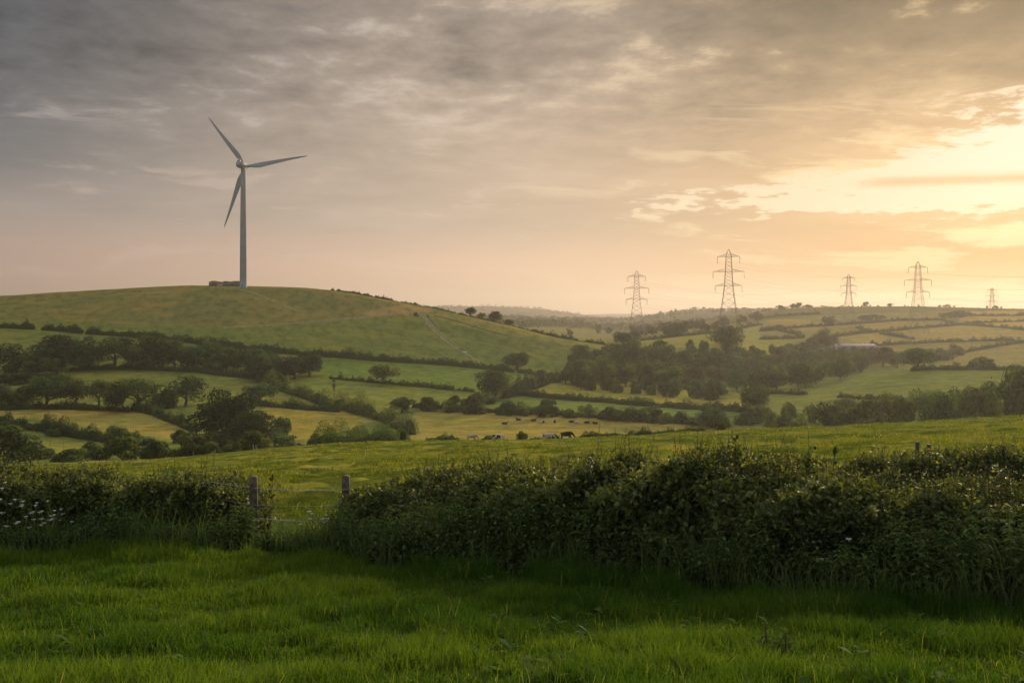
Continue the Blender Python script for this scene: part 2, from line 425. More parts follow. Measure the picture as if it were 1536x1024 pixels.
    bar = t.mul(t.gauss((t.sub(el, t.sub(.128, t.mul(az, .022))), .0050)), t.ss(t.add(n3, t.mul(n2, .3)), .48, .62), t.ss(az, .26, .38))
    open_ = t.mul(open_, t.sub(1.0, t.mul(bar, .9)))
    c = t.mix(open_, c, t.mix(hot, (.43, .335, .225), (.45, .385, .305)))
    # overhead and behind: high grey cloud
    c = t.mix(t.mul(t.ss(el, .36, .9), .8), c, (.62, .62, .63))
    c = t.mix(t.mul(t.ss(t.mul(y, -1.0), -.1, .7), .7), c, (.33, .34, .36))
    sky = t.node('ShaderNodeTexSky', sky_type='NISHITA'); sky.sun_disc = False
    sky.sun_elevation = SUN_EL; sky.sun_rotation = SUN_AZ
    c = t.mix(.06, c, t.mix(1.0, sky.outputs[0], (.05, .05, .05), 'MULTIPLY'))
    t.L.new(c, bg.inputs[0]); bg.inputs[1].default_value = 1.0
    t.L.new(bg.outputs[0], out.inputs[0])
build_world()
# ------------------------------------------------------------------ the ground: one sheet to the horizon, tinted field by field
FIELDS = [  # (ymin, ymax, albedo, outline in the photograph)
    (640, 720, (.120, .112, .040), [(-700, 380), (1000, 380), (1000, 560), (640, 472), (560, 476), (420, 488), (330, 493), (200, 485), (-700, 480)]),
    (600, 730, (.098, .118, .034), [(330, 494), (420, 489), (560, 477), (640, 472), (720, 474), (760, 500), (720, 549), (640, 541), (480, 531), (270, 510), (-700, 492), (-700, 481), (200, 486)]),
    (600, 730, (.160, .142, .040), [(640, 470), (700, 470), (940, 518), (940, 530), (870, 520), (780, 505), (690, 490)]),
    (600, 730, (.20, .145, .062), [(575, 461), (610, 456), (650, 463), (640, 470), (600, 472), (560, 474), (540, 470)]),
    (480, 640, (.088, .122, .030), [(470, 530), (640, 543), (840, 566), (830, 575), (770, 582), (690, 586), (600, 577), (480, 568)]),
    (430, 600, (.112, .128, .033), [(480, 570), (600, 578), (715, 587), (740, 600), (640, 610), (520, 605), (430, 575)]),
    (400, 560, (.120, .130, .036), [(130, 554), (400, 570), (470, 600), (440, 612), (250, 612), (180, 590), (100, 570)]),
    (330, 470, (.175, .150, .046), [(-300, 612), (200, 614), (240, 628), (290, 645), (270, 660), (160, 645), (60, 628), (-300, 622)]),
    (300, 460, (.175, .152, .040), [(400, 608), (500, 612), (560, 632), (470, 660), (400, 660), (380, 630)]),
    (280, 400, (.150, .150, .036), [(-300, 640), (60, 655), (170, 668), (120, 685), (-300, 685)]),
    (300, 470, (.175, .150, .042), [(620, 616), (760, 620), (1090, 638), (1090, 660), (600, 672), (620, 650)]),
    (440, 560, (.175, .165, .038), [(840, 572), (900, 572), (1130, 590), (1130, 615), (1000, 606), (780, 588)]),
    (400, 500, (.100, .135, .034), [(760, 592), (840, 597), (1000, 610), (1130, 618), (1130, 632), (860, 618), (740, 610)]),
    (470, 620, (.095, .112, .034), [(1160, 590), (1250, 570), (1400, 551), (1700, 548), (1700, 620), (1160, 620)]),
    (745, 1200, (.130, .130, .040), [(950, 512), (1093, 497), (1140, 488), (1140, 508), (1190, 512), (1190, 530), (1000, 530)]),
    (900, 1600, (.150, .120, .042), [(1140, 470), (1245, 485), (1350, 480), (1430, 486), (1300, 500), (1166, 495)]),
    (900, 1400, (.165, .130, .045), [(1250, 504), (1430, 487), (1540, 495), (1800, 500), (1800, 512), (1400, 512), (1300, 517)]),
    (1000, 1600, (.20, .145, .045), [(1440, 466), (1800, 466), (1800, 495), (1500, 490), (1440, 484)]),
    (750, 1200, (.135, .115, .042), [(1280, 522), (1520, 512), (1800, 512), (1800, 548), (1420, 550), (1410, 535)]),
    (1200, 1600, (.085, .075, .035), [(880, 470), (1200, 455), (1540, 455), (1540, 466), (1340, 468), (1230, 474), (1140, 480), (1000, 498)]),
]
def inside(u, v, poly):
    r = np.zeros(u.shape, bool); n = len(poly)
    for i in range(n):
        x0, y0 = poly[i]; x1, y1 = poly[(i + 1) % n]
        if y0 == y1: continue
        r ^= ((y0 > v) != (y1 > v)) & (u < (x1 - x0) * (v - y0) / (y1 - y0) + x0)
    return r

def build_ground():
    ys = [-80, -60, -40, -30, -20, -12, -6]
    y = 0.0
    while y < 9800:
        ys.append(y)
        y += .3 if y < 20 else .55 if y < 70 else 1.2 if y < 200 else 2.4 if y < 780 else 4.5 if y < 1620 else 14 if y < 3800 else 45
    ys.append(9800); ys = np.array(ys)
    s = np.concatenate([np.linspace(-1.5, -.64, 40, endpoint=False), np.linspace(-.64, .64, 640, endpoint=False), np.linspace(.64, 1.5, 41)])
    S, Yg = np.meshgrid(s, ys); X = S * (np.maximum(Yg, 0) + 34)
    Z = ground(X, Yg)
    n, k = X.shape
    i = np.arange(n - 1)[:, None] * k; j = np.arange(k - 1)[None, :]
    q = np.stack([i + j, i + j + 1, i + k + j + 1, i + k + j], -1).reshape(-1, 4)
    me = mesh_np('ground', np.stack([X, Yg, Z], -1).reshape(-1, 3), [q], smooth=True)
    x, yy, zz = X.ravel(), Yg.ravel(), Z.ravel()
    yc = np.maximum(yy, 1); u = U0 + F * x / yc; v = V0 - F * zz / yc
    col = np.empty((len(x), 4)); col[:, 3] = 1
    g = lambda c: np.array(c)[None, :]
    col[:, :3] = g((.130, .155, .040))
    def lay(mask, c): col[:, :3] = col[:, :3] * (1 - mask[:, None]) + g(c) * mask[:, None]
    lay(sstep(yy, 700, 900), (.150, .145, .048))
    lay(sstep(yy, 1650, 1900), (.060, .058, .030))
    wob = (fbm(x / 9, yy / 9, 31, 3) - .5) * 5
    for ymin, ymax, c, poly in FIELDS:
        c = tuple(np.array(c) * (1.30, 1.34, 1.15))
        lay((inside(u + wob, v + wob * .3, poly) & (yy > ymin) & (yy < ymax)).astype(float), c)
    near = 1 - sstep(yy, 200, 215)
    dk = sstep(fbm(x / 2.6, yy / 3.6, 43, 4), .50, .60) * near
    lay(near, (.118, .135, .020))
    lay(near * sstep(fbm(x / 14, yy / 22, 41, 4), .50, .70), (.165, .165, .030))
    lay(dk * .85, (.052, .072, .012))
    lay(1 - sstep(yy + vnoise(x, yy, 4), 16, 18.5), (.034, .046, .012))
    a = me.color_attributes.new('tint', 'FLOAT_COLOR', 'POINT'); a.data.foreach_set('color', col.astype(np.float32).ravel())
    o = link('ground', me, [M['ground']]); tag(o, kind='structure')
    return float(Z.min())
ZMIN = build_ground()

def drape(pts, step=2.0):
    """resample a polyline of ground points, xy only, and put it back on the ground"""
    P = np.array([[p[0], p[1]] for p in pts]); d = np.r_[0, np.cumsum(np.linalg.norm(np.diff(P, axis=0), axis=1))]
    n = max(2, int(d[-1] / step) + 1); t = np.linspace(0, d[-1], n)
    Q = np.stack([np.interp(t, d, P[:, k]) for k in (0, 1)], 1)
    for _ in range(2):
        Q[1:-1] = (Q[:-2] + 2 * Q[1:-1] + Q[2:]) / 4
    return np.c_[Q, ground(Q[:, 0], Q[:, 1])], t

def strip(name, pts, w, mat, lift=.05, wob=.3):
    P, t = drape(pts, 1.5)
    T = np.gradient(P[:, :2], axis=0); T /= np.linalg.norm(T, axis=1)[:, None]; Nn = np.c_[-T[:, 1], T[:, 0]]
    rows = []
    for k in (-1, -.33, .33, 1):
        q = P[:, :2] + Nn * (k * w / 2 * (1 + wob * (vnoise(t / 4, np.full_like(t, k * 3.1), 8)[:, None] - .5) * 2))
        rows.append(np.c_[q, ground(q[:, 0], q[:, 1]) + lift])
    V = np.stack(rows, 1).reshape(-1, 3); i = np.arange(len(P) - 1)[:, None] * 4; j = np.arange(3)[None]
    q = np.stack([i + j, i + j + 1, i + j + 5, i + j + 4], -1).reshape(-1, 4)
    o = link(name, mesh_np(name, V, [q], smooth=True), [mat]); tag(o, kind='structure'); return o

HILL = 610
strip('track', [hit(u, v, HILL) for u, v in ((629, 471), (637, 478), (645, 490), (655, 500), (668, 511), (683, 521), (696, 529), (708, 536), (722, 547))], 2.0, M['track'])
strip('track', [hit(u, v, HILL) for u, v in ((634, 471), (642, 479), (650, 489), (661, 500), (675, 511), (690, 522))], 1.5, M['track'])
strip('track', [hit(u, v, HILL) for u, v in ((335, 493), (400, 489), (460, 483), (520, 478), (580, 474), (635, 470))], 1.5, M['track'])
strip('track', [hit(u, v, HILL) for u, v in ((345, 431), (370, 437), (400, 448), (430, 460), (455, 470))], 1.5, M['track'])
strip('track', [hit(u, v, HILL) for u, v in ((175, 441), (215, 440), (262, 441))], 1.2, M['track'])
strip('ditch', [hit(u, v, HILL) for u, v in ((640, 473), (648, 484), (656, 494), (667, 505), (680, 516), (694, 526))], 1.2, M['hedge'], .04)
strip('ditch', [hit(u, v, HILL) for u, v in ((652, 474), (690, 484), (730, 496), (760, 504))], .9, M['hedge'], .04)
# ------------------------------------------------------------------ foliage
def unit(v): return v / (np.linalg.norm(v, axis=-1, keepdims=True) + 1e-9)

def leaf_quads(pos, nrm, size, r, asp=.7):
    """four-cornered leaf clumps at pos, facing roughly nrm"""
    n = len(pos); nrm = unit(nrm); a = unit(np.cross(nrm, r.normal(size=(n, 3)))); b = np.cross(nrm, a)
    size = np.asarray(size).reshape(-1, 1) * np.ones((n, 1))
    f = nrm * size * .22
    V = np.stack([pos - a * size, pos - b * size * asp + f, pos + a * size, pos + b * size * asp + f], 1).reshape(-1, 3)
    return V, np.arange(n * 4).reshape(-1, 4)

def tree_geo(seed, W=.5, base=.22, nl=3800, clumps=24, gap=.0, leaf=.030, lean=0.0, limbs=True, flat=.85):
    """unit-height tree: returns crown Geo and trunk Geo; W = half width, base = height of the crown's underside"""
    r = np.random.default_rng(seed); cr, tk = Geo(), Geo()
    cz, hz = (1 + base) / 2, (1 - base) / 2
    ph = r.uniform(0, 6.28, 3)
    C, R = [], []
    tries = 0
    while len(C) < clumps and tries < 4000:
        tries += 1
        d = unit(r.normal(size=3)); 
        if d[2] < -.75: continue
        rr = r.uniform(.45, .86) if r.random() < .8 else r.uniform(.1, .45)
        az = math.atan2(d[1], d[0]); lob = 1 + .18 * math.sin(az * 2 + ph[0]) + .12 * math.sin(az * 3 + ph[1])
        c = np.array([d[0] * W * rr * lob, d[1] * W * rr * lob, cz + d[2] * hz * rr * (.9 + .2 * r.random())])
        R_ = r.uniform(.13, .235) * (W / .5) ** .5 * (.8 + .3 * hz)
        if all(np.linalg.norm(c - q) > .62 * R_ for q in C): C.append(c); R.append(R_)
    C = np.array(C); R = np.array(R); C[:, 0] += lean * (C[:, 2] - base)
    w = R ** 2 / (R ** 2).sum()
    for c, rad, f in zip(C, R, w):
        n = int(nl * f * (1 - gap * r.random()))
        d = unit(r.normal(size=(n, 3)) + np.array([0, 0, .25]))
        bump = .74 + .26 * r.random((n, 1)) ** .6
        spk = np.where(r.random((n, 1)) < .12, 1.32, 1.0)
        p = c + d * rad * bump * spk * np.array([1, 1, flat])
        p[:, 2] = np.clip(p[:, 2], .01, None)
        V, q = leaf_quads(p, d + r.normal(size=(n, 3)) * .45, leaf * r.uniform(.6, 1.25, (n, 1)), r)
        tone = np.clip(r.normal(.42 + .85 * (r.random() - .5), .18, n), 0, 1)  # light and dark of the clumps put into a per-clump tone
        cr.add(V, q, 0, np.repeat(tone, 4))
    if limbs:
        th = .032 + .022 * W
        top = np.array([lean * .3, 0, base + .35 * (1 - base)])
        zz = np.array([-.02, .015, .06, base * .7 + .04, base + .12 * (1 - base), top[2]])
        pts = np.c_[lean * .3 * zz / top[2] + .012 * np.sin(zz * 9 + ph[2]), .012 * np.cos(zz * 8 + ph[0]), zz]
        tk.tube(pts, np.array([1.7, 1.15, .95, .8, .68, .3]) * th, 8)
        for c in C[np.argsort(C[:, 2])][: 11]:
            s = pts[3] + (pts[5] - pts[3]) * r.uniform(0, .9); m = (s + c) / 2 + r.normal(size=3) * .03 + np.array([0, 0, -.02])
            tk.tube([s, (s + m) / 2 + np.array([0, 0, .01]), m, c], np.array([.38, .30, .22, .08]) * th, 5, cap=False)
    else:
        for k in range(6):
            c = C[r.integers(len(C))]; s = np.array([r.normal() * .05, r.normal() * .05, -.01])
            tk.tube([s, s * .4 + c * .5 - np.array([0, 0, .03]), c], [.022, .016, .006], 5, cap=False)
    return cr, tk

PROTO = {}
def proto(key, kind, mat, far=False, **kw):
    cr, tk = tree_geo(**kw)
    PROTO[key] = (cr.mesh(kind + '_crown'), tk.mesh(kind + '_trunk', True), kw['W'], mat)
    PROTO[key][0].materials.append(M[mat]); PROTO[key][1].materials.append(M['bark'])
for i in range(5): proto('oak%d' % i, 'tree', 'tree', seed=11 + i, W=.50 + .05 * i, base=.02 + .04 * (i % 3), nl=6400, clumps=28 + 3 * i, gap=.35, lean=(-.08, .05, .1, 0, -.05)[i])
for i in range(4): proto('tall%d' % i, 'tree', 'tree', seed=31 + i, W=.36 + .03 * i, base=.0 + .04 * (i % 2), nl=5600, clumps=26 + 3 * i, gap=.3)
for i in range(3): proto('airy%d' % i, 'tree', 'tree', seed=51 + i, W=.46 + .05 * i, base=.16, nl=3200, clumps=22, gap=.4, leaf=.028)
for i in range(2): proto('dark%d' % i, 'tree', 'dark_tree', seed=61 + i, W=.55 + .12 * i, base=.06, nl=9500, clumps=34, leaf=.024, lean=(.05, .28)[i], flat=.6)
for i in range(6): proto('bush%d' % i, 'bush', 'bush', seed=71 + i, W=.62 + .10 * (i % 3), base=-.25, nl=4200, clumps=22, leaf=.045, limbs=False)
proto('spray0', 'bush', 'bush', seed=91, W=.70, base=-.10, nl=3400, clumps=22, gap=.4, leaf=.05, limbs=False)
for i in range(3): proto('far%d' % i, 'tree', 'far_tree', seed=95 + i, W=.55 + .1 * i, base=-.05, nl=1300, clumps=16, leaf=.06)
for i in range(3): proto('spread%d' % i, 'tree', 'tree', seed=131 + i, W=.52 + .05 * i, base=.22, nl=4400, clumps=28, gap=.4, flat=.62, leaf=.026, lean=(.06, -.05, 0)[i])
_used = {}
def plant(key, p, h, w=None, label=None, group=None, kind=None, cat=None, merge=False, rz=None, parts=True):
    """put one tree or bush at p, h metres tall and w metres wide"""
    cm, tm, W, mat = PROTO[key]
    name = kind or ('bush' if key[:4] in ('bush', 'spra') else 'tree')
    rt = empty(name, p, random.uniform(0, 6.28) if rz is None else rz)
    sx = (w / (2 * W)) if w else h
    rt.scale = (sx, sx, h)
    a = link('crown' if name != 'bush' else 'foliage', cm, parent=rt)
    if parts: link('trunk' if name != 'bush' else 'stem', tm, parent=rt)
    tag(rt, label, cat or ('bush' if name == 'bush' else 'tree'), group); return rt

def at(u, v, hpx, wpx, key, label, group=None, Y=None, ymin=196, **kw):
    p = px2w(u, Y) if Y else hit(u, v, ymin)
    s = p[1] / F
    hh = hpx * s
    if Y: hh = max(2.0, (V0 - (v - hpx)) / F * Y - p[2])        # keep the crown's top where it is seen
    p[2] -= .15
    return plant(key, p, hh * 1.05, wpx * 1.12 * s, label, group, **kw)

def hedge_geo(P, t, h, w, per_m, leaf, seed, lump=.45, solid=True, hvar=.35):
    """hedgerow along draped points P: leaf clumps round an uneven rounded bank"""
    r = np.random.default_rng(seed); G = Geo(); L = t[-1]
    T = np.gradient(P[:, :2], axis=0); T = unit(T); N2 = np.c_[-T[:, 1], T[:, 0]]
    H = h * (1 + hvar * (vnoise(t / (h * 1.8), t * 0, seed) - .5) * 2 + hvar * .6 * (vnoise(t / (h * .6), t * 0 + 9, seed) - .5) * 2)
    e = np.clip(np.minimum(t, L - t) / (h * .8), 0, 1) ** .5; H = H * (.35 + .65 * e)
    if solid:
        ph = np.linspace(0, math.pi, 7); k = len(P)
        c, s = np.cos(ph) * w * .36, np.sin(ph) ** .6 * .78
        V = np.stack([np.c_[P[:, :2] + N2 * c[i], P[:, 2] - .1 + H * s[i]] for i in range(7)], 1).reshape(-1, 3)
        i = np.arange(k - 1)[:, None] * 7; j = np.arange(6)[None]
        G.add(V, np.stack([i + j, i + j + 1, i + j + 8, i + j + 7], -1).reshape(-1, 4), 0, .1)
    n = int(L * per_m); tt = r.uniform(0, L, n); ph = r.uniform(0, math.pi, n)
    bx = [np.interp(tt, t, P[:, q]) for q in range(3)]; hh = np.interp(tt, t, H)
    nx, ny = np.interp(tt, t, N2[:, 0]), np.interp(tt, t, N2[:, 1])
    lm = 1 + lump * (vnoise(tt / (h * .55), ph * 1.5, seed + 5) - .5) * 2
    rad = lm * r.uniform(.72, 1.04, n)
    co = np.cos(ph) * w / 2 * rad; up = np.sin(ph) ** .6 * hh * rad
    p = np.c_[bx[0] + nx * co, bx[1] + ny * co, bx[2] - .1 + up]
    d = np.c_[nx * np.cos(ph), ny * np.cos(ph), np.sin(ph)]
    V, q = leaf_quads(p, d + r.normal(size=(n, 3)) * .5, leaf * r.uniform(.6, 1.3, (n, 1)), r)
    G.add(V, q, 0, np.repeat(np.clip(r.normal(.45, .25, n), 0, 1), 4))
    return G

_hs = [200]
def hedgerow(pix, h, w, label, group=None, ymin=196, per_m=None, leaf=None, mat='hedge', lump=.45, hvar=.35, ys=None):
    _hs[0] += 1
    pts = [px2w(u, ys[i]) if ys else hit(u, v, ymin) for i, (u, v) in enumerate(pix)]
    Yb = np.mean([p[1] for p in pts])
    P, t = drape(pts, 1.0 if Yb < 700 else 2.0)
    leaf = leaf or max(.13, Yb * .00062)
    per_m = per_m or min(1500, 2.6 * (w + 2 * h) / (leaf * leaf * 1.4 * 2))
    G = hedge_geo(P, t, h, w, per_m, leaf, _hs[0], lump, hvar=hvar)
    o = link('hedge', G.mesh('hedge'), [M[mat]]); tag(o, label, 'hedge', group); return o
# ------------------------------------------------------------------ valley hedges
hedgerow([(-130, 485), (-60, 488), (0, 492), (52, 494)], 3.7, 3.0, 'dark clipped hedge at the far left foot of the turbine hill', ymin=HILL - 60)
hedgerow([(63, 495), (95, 497), (124, 500)], 3.7, 3.0, 'short clipped hedge piece between two gaps at the foot of the hill', ymin=HILL - 60)
hedgerow([(129, 501), (200, 506), (270, 513), (330, 520), (400, 528), (480, 535), (560, 541), (640, 546), (720, 553), (772, 559)], 3.7, 3.0, 'long dark clipped hedge running along the foot of the turbine hill', ymin=HILL - 60)
hedgerow([(776, 559), (800, 562), (825, 566), (845, 571)], 2.8, 2.6, 'clipped hedge sloping down from the lone round tree to the wood', ymin=HILL - 70)
hedgerow([(494, 568), (540, 572), (600, 578), (650, 582), (690, 586), (712, 588)], 1.7, 2.2, 'thin gappy hedge below the pale round-headed tree in the middle field', hvar=.8, lump=.7)
hedgerow([(105, 556), (200, 553), (300, 559), (400, 570), (430, 573)], 2.6, 4, 'overgrown hedge bank along the foot of the left wood', hvar=.5)
hedgerow([(398, 578), (430, 588), (470, 602), (510, 613), (560, 626), (595, 640), (618, 652)], 4.2, 5, 'thick bushy hedge winding down the middle of the left fields', hvar=.6, lump=.7, mat='bush')
hedgerow([(380, 608), (430, 612), (480, 616), (510, 618)], 2.4, 4, 'low scrubby hedge behind the big dark spreading tree', hvar=.6, lump=.7)
hedgerow([(-140, 628), (-40, 632), (0, 638), (50, 645), (100, 653), (160, 663), (230, 668)], 3.6, 4, 'dark ragged hedge crossing the golden field at far left', hvar=.6, lump=.6)
hedgerow([(200, 615), (235, 623), (262, 634), (292, 648)], 3.4, 4, 'bushy hedge running diagonally from tree row to big dark tree', hvar=.6, lump=.7, mat='bush')
hedgerow([(-150, 616), (-40, 614), (60, 613), (130, 615), (196, 618)], 2.6, 4, 'dark low hedge under the row of spreading trees at left', hvar=.5)
hedgerow([(-60, 574), (0, 574), (60, 572), (112, 575)], 3.0, 6, 'scrubby hedge at the left edge between wood and tree row', hvar=.7, lump=.7)
hedgerow([(462, 676), (500, 674), (550, 670), (590, 664), (618, 657)], 7.0, 8, 'thick rounded hedge beside the near pasture left of the cows', hvar=.5, lump=.7, mat='bush', ys=[224, 226, 228, 230, 232])
hedgerow([(620, 611), (680, 614), (735, 618), (800, 621), (860, 624), (930, 628), (1000, 634), (1092, 642)], 2.4, 3.4, 'low dark hedge along the back of the cow pasture', hvar=.5)
hedgerow([(772, 592), (840, 599), (920, 605), (1000, 611), (1070, 616), (1132, 620)], 2.8, 2.8, 'dark clipped hedge between two bright strips of field in mid valley')
hedgerow([(756, 598), (778, 590), (805, 582), (838, 572)], 5.4, 4.6, 'tall bushy hedge leading from mid valley tree up to the wood', hvar=.5, lump=.6)
hedgerow([(640, 665), (672, 663), (700, 662)], 1.0, 2.4, 'low rushy hedge strip left of the pied cow', ymin=186, hvar=.7, mat='bush', ys=[193, 194, 194])
hedgerow([(718, 662), (760, 661), (776, 661)], .9, 2.2, 'short rushy strip behind the pied cow', hvar=.7, mat='bush', ys=[194, 194, 194])
hedgerow([(792, 661), (815, 660), (842, 660)], .9, 2.2, 'short rushy strip behind the white cow', hvar=.7, mat='bush', ys=[194, 194, 194])
hedgerow([(862, 659), (910, 657), (960, 654), (1010, 651), (1062, 647)], 1.25, 2.4, 'long low hedge strip right of the black cow', hvar=.4, mat='bush', ys=[194, 194, 195, 195, 196])
hedgerow([(1155, 590), (1180, 591), (1209, 592)], 1.6, 2.4, 'short low hedge at the foot of the smooth green slope', hvar=.6)
hedgerow([(1258, 596), (1290, 598), (1330, 599), (1366, 599)], 1.7, 2.4, 'low hedge crossing the smooth green slope above the right trees', hvar=.6)
hedgerow([(1366, 556), (1420, 555), (1480, 555), (1560, 554), (1680, 553)], 2.6, 3, 'straight dark hedge along the brow of the smooth green slope', ymin=535)
# hedges of the far hillside
far = 'field hedges on the far right hillside'
for pix, lab in (
    ([(962, 511), (998, 507), (1040, 503), (1070, 500)], 'far hedge running behind the feet of the two left pylons'),
    ([(1070, 499), (1093, 497), (1120, 491), (1142, 487)], 'far hedge rising right from the tallest pylon'),
    ([(1140, 497), (1190, 492), (1235, 489), (1269, 487), (1346, 481), (1411, 480), (1431, 486)], 'long far hedge passing below the middle pylon'),
    ([(1166, 496), (1186, 500), (1206, 505)], 'short far hedge falling toward the farm'),
    ([(1140, 509), (1175, 508), (1206, 507)], 'short level hedge left of the farm'),
    ([(1251, 505), (1295, 500), (1372, 493), (1434, 488), (1475, 484), (1540, 482), (1700, 480)], 'longest far hedge climbing from the farm to the right edge'),
    ([(1284, 492), (1296, 495), (1306, 499)], 'tiny hedge stub below the middle pylon'),
    ([(1444, 487), (1501, 491), (1540, 496), (1680, 503)], 'far hedge falling away at the right edge under the small pylon'),
    ([(1269, 523), (1308, 518), (1398, 514), (1470, 512), (1522, 511)], 'dark far hedge right of the long farm shed'),
    ([(1408, 537), (1440, 530), (1462, 526), (1500, 519), (1540, 513), (1640, 500)], 'diagonal far hedge above the dark round tree'),
    ([(1320, 501), (1345, 505), (1372, 509)], 'faint short hedge in the large far field'),
    ([(1455, 474), (1490, 474), (1560, 473), (1680, 473)], 'topmost hedge at the right edge under the skyline'),
    ([(1140, 478), (1190, 473), (1230, 471)], 'high hedge left of the middle pylon under the skyline')):
    hedgerow(pix, 2.8, 3.2, lab, far, ymin=745, hvar=.6, lump=.6)
# skyline hedge of the turbine hill, seen from below its brow
hedgerow([(495, 438), (540, 445), (575, 451), (600, 456)], 1.3, 2.5, 'low broken hedge on the skyline just right of the turbine', hvar=1.0, lump=.8, ys=[705, 705, 705, 705])
hedgerow([(600, 456), (640, 463), (680, 472), (720, 481), (745, 487), (800, 500)], .9, 2.0, 'dark hedge on the right shoulder of the hill below the skyline trees', hvar=.8, lump=.7, ys=[705] * 6)
hedgerow([(800, 500), (840, 508), (880, 515), (915, 521), (935, 524)], 1.7, 2.5, 'hedge at the low right end of the hill shoulder', hvar=.9, lump=.8, ys=[707] * 5)

# ------------------------------------------------------------------ single trees and bushes of the valley
def k(*ks): return random.choice(ks)
at(776, 556, 28, 37, 'oak2', 'lone round dark tree on the hedge at the foot of the hill', ymin=540)
at(575, 576, 27, 38, 'airy1', 'pale round-headed lone tree on thin hedge in middle field')
at(744, 600, 44, 54, 'oak1', 'large round tree at the corner of mid valley hedges')
at(603, 619, 26, 27, 'tall1', 'small round tree standing alone on hedge left of mid valley')
at(682, 604, 13, 23, 'bush1', 'small dark bush standing in grass behind mid valley bushes')
for (u, v, h, w, key, lab) in (
    (644, 616, 19, 30, 'bush0', 'rounded bush at the left end of the mid valley bush row'),
    (672, 617, 17, 28, 'bush2', 'second rounded bush of the mid valley bush row'),
    (712, 620, 30, 38, 'bush3', 'biggest bush of the mid valley row, right below the large tree'),
    (733, 606, 16, 26, 'bush4', 'low bush at the foot of the large mid valley tree'),
    (762, 622, 24, 36, 'bush5', 'leftmost bush on the hedge behind the cows'),
    (784, 622, 22, 32, 'bush1', 'second bush on the hedge behind the cows'),
    (820, 625, 24, 34, 'bush0', 'broad bush on the hedge above the lying cows'),
    (856, 627, 14, 24, 'bush2', 'low bush on the hedge right of the lying cows'),
    (883, 628, 22, 24, 'airy0', 'small spreading tree on the hedge behind the cow pasture'),
    (917, 630, 20, 38, 'bush4', 'wide low bush right of the small spreading tree'),
    (950, 632, 23, 34, 'bush5', 'left bush of the dense pair on the cow pasture hedge'),
    (977, 633, 23, 38, 'bush3', 'right bush of the dense pair on the cow pasture hedge'),
    (999, 635, 18, 28, 'bush1', 'bush closing the dense pair on the cow pasture hedge'),
    (1021, 636, 20, 18, 'tall0', 'narrow little tree in the cow pasture hedge'),
    (1042, 638, 12, 24, 'bush0', 'low bush left of the round tree on the pasture hedge'),
    (1069, 641, 32, 42, 'oak0', 'round tree at the right end of the cow pasture hedge'),
    (1130, 618, 42, 44, 'oak3', 'tall round tree at the meeting of hedges right of mid valley'),
    (1117, 636, 20, 34, 'bush2', 'bush below the tall round tree at the hedge meeting'),
    (1140, 634, 26, 36, 'bush3', 'upright bush just right below the tall round tree'),
    (1150, 592, 10, 14, 'bush4', 'tiny dark bush on the field edge right of tall round tree')):
    at(u, v, h, w, key, lab)
# right foreground wood, foot of the smooth slope; their feet stand below the brow of the near pasture
RW = 'trees and bushes at the foot of the smooth green slope'
for (u, vt, w, Y, key, lab) in (
    (1160, 606, 40, 345, 'bush1', 'leftmost bush below the smooth green slope'),
    (1186, 604, 32, 380, 'bush2', 'grey green bush behind the pale low bushes'),
    (1178, 622, 46, 300, 'spray0', 'pale green low bush in front of the slope bushes'),
    (1204, 624, 58, 290, 'bush5', 'broad pale green bush beside the near pasture brow'),
    (1214, 608, 30, 370, 'bush3', 'small dark bush behind the broad pale bush'),
    (1241, 604, 40, 340, 'tall2', 'dark upright tree left of the flat-topped tree'),
    (1270, 596, 46, 380, 'spread1', 'airy flat-topped tree standing behind the big bush'),
    (1290, 603, 72, 315, 'bush4', 'big broad bush in front of the airy flat-topped tree'),
    (1331, 592, 60, 330, 'spread0', 'round tree in the middle of the right foreground wood'),
    (1352, 606, 46, 290, 'bush0', 'bush filling the gap right of the round tree'),
    (1388, 583, 66, 340, 'spread2', 'broad open tree with thin crown in the right wood'),
    (1412, 596, 56, 300, 'oak4', 'low spreading tree in front of the broad open tree'),
    (1432, 582, 50, 330, 'tall3', 'dark upright tree beside the broad open tree'),
    (1464, 576, 64, 320, 'oak2', 'big dark round tree second from the right edge'),
    (1502, 568, 58, 330, 'airy0', 'tall thin-crowned tree near the right edge'),
    (1492, 592, 50, 280, 'bush2', 'dark bush at the foot of the tall thin-crowned tree'),
    (1535, 553, 56, 320, 'oak1', 'tallest dark tree cut by the right edge'),
    (1590, 560, 66, 320, 'oak3', 'dark tree just beyond the right edge')):
    at(u, 640, 640 - vt, w, key, lab, RW, Y=Y)
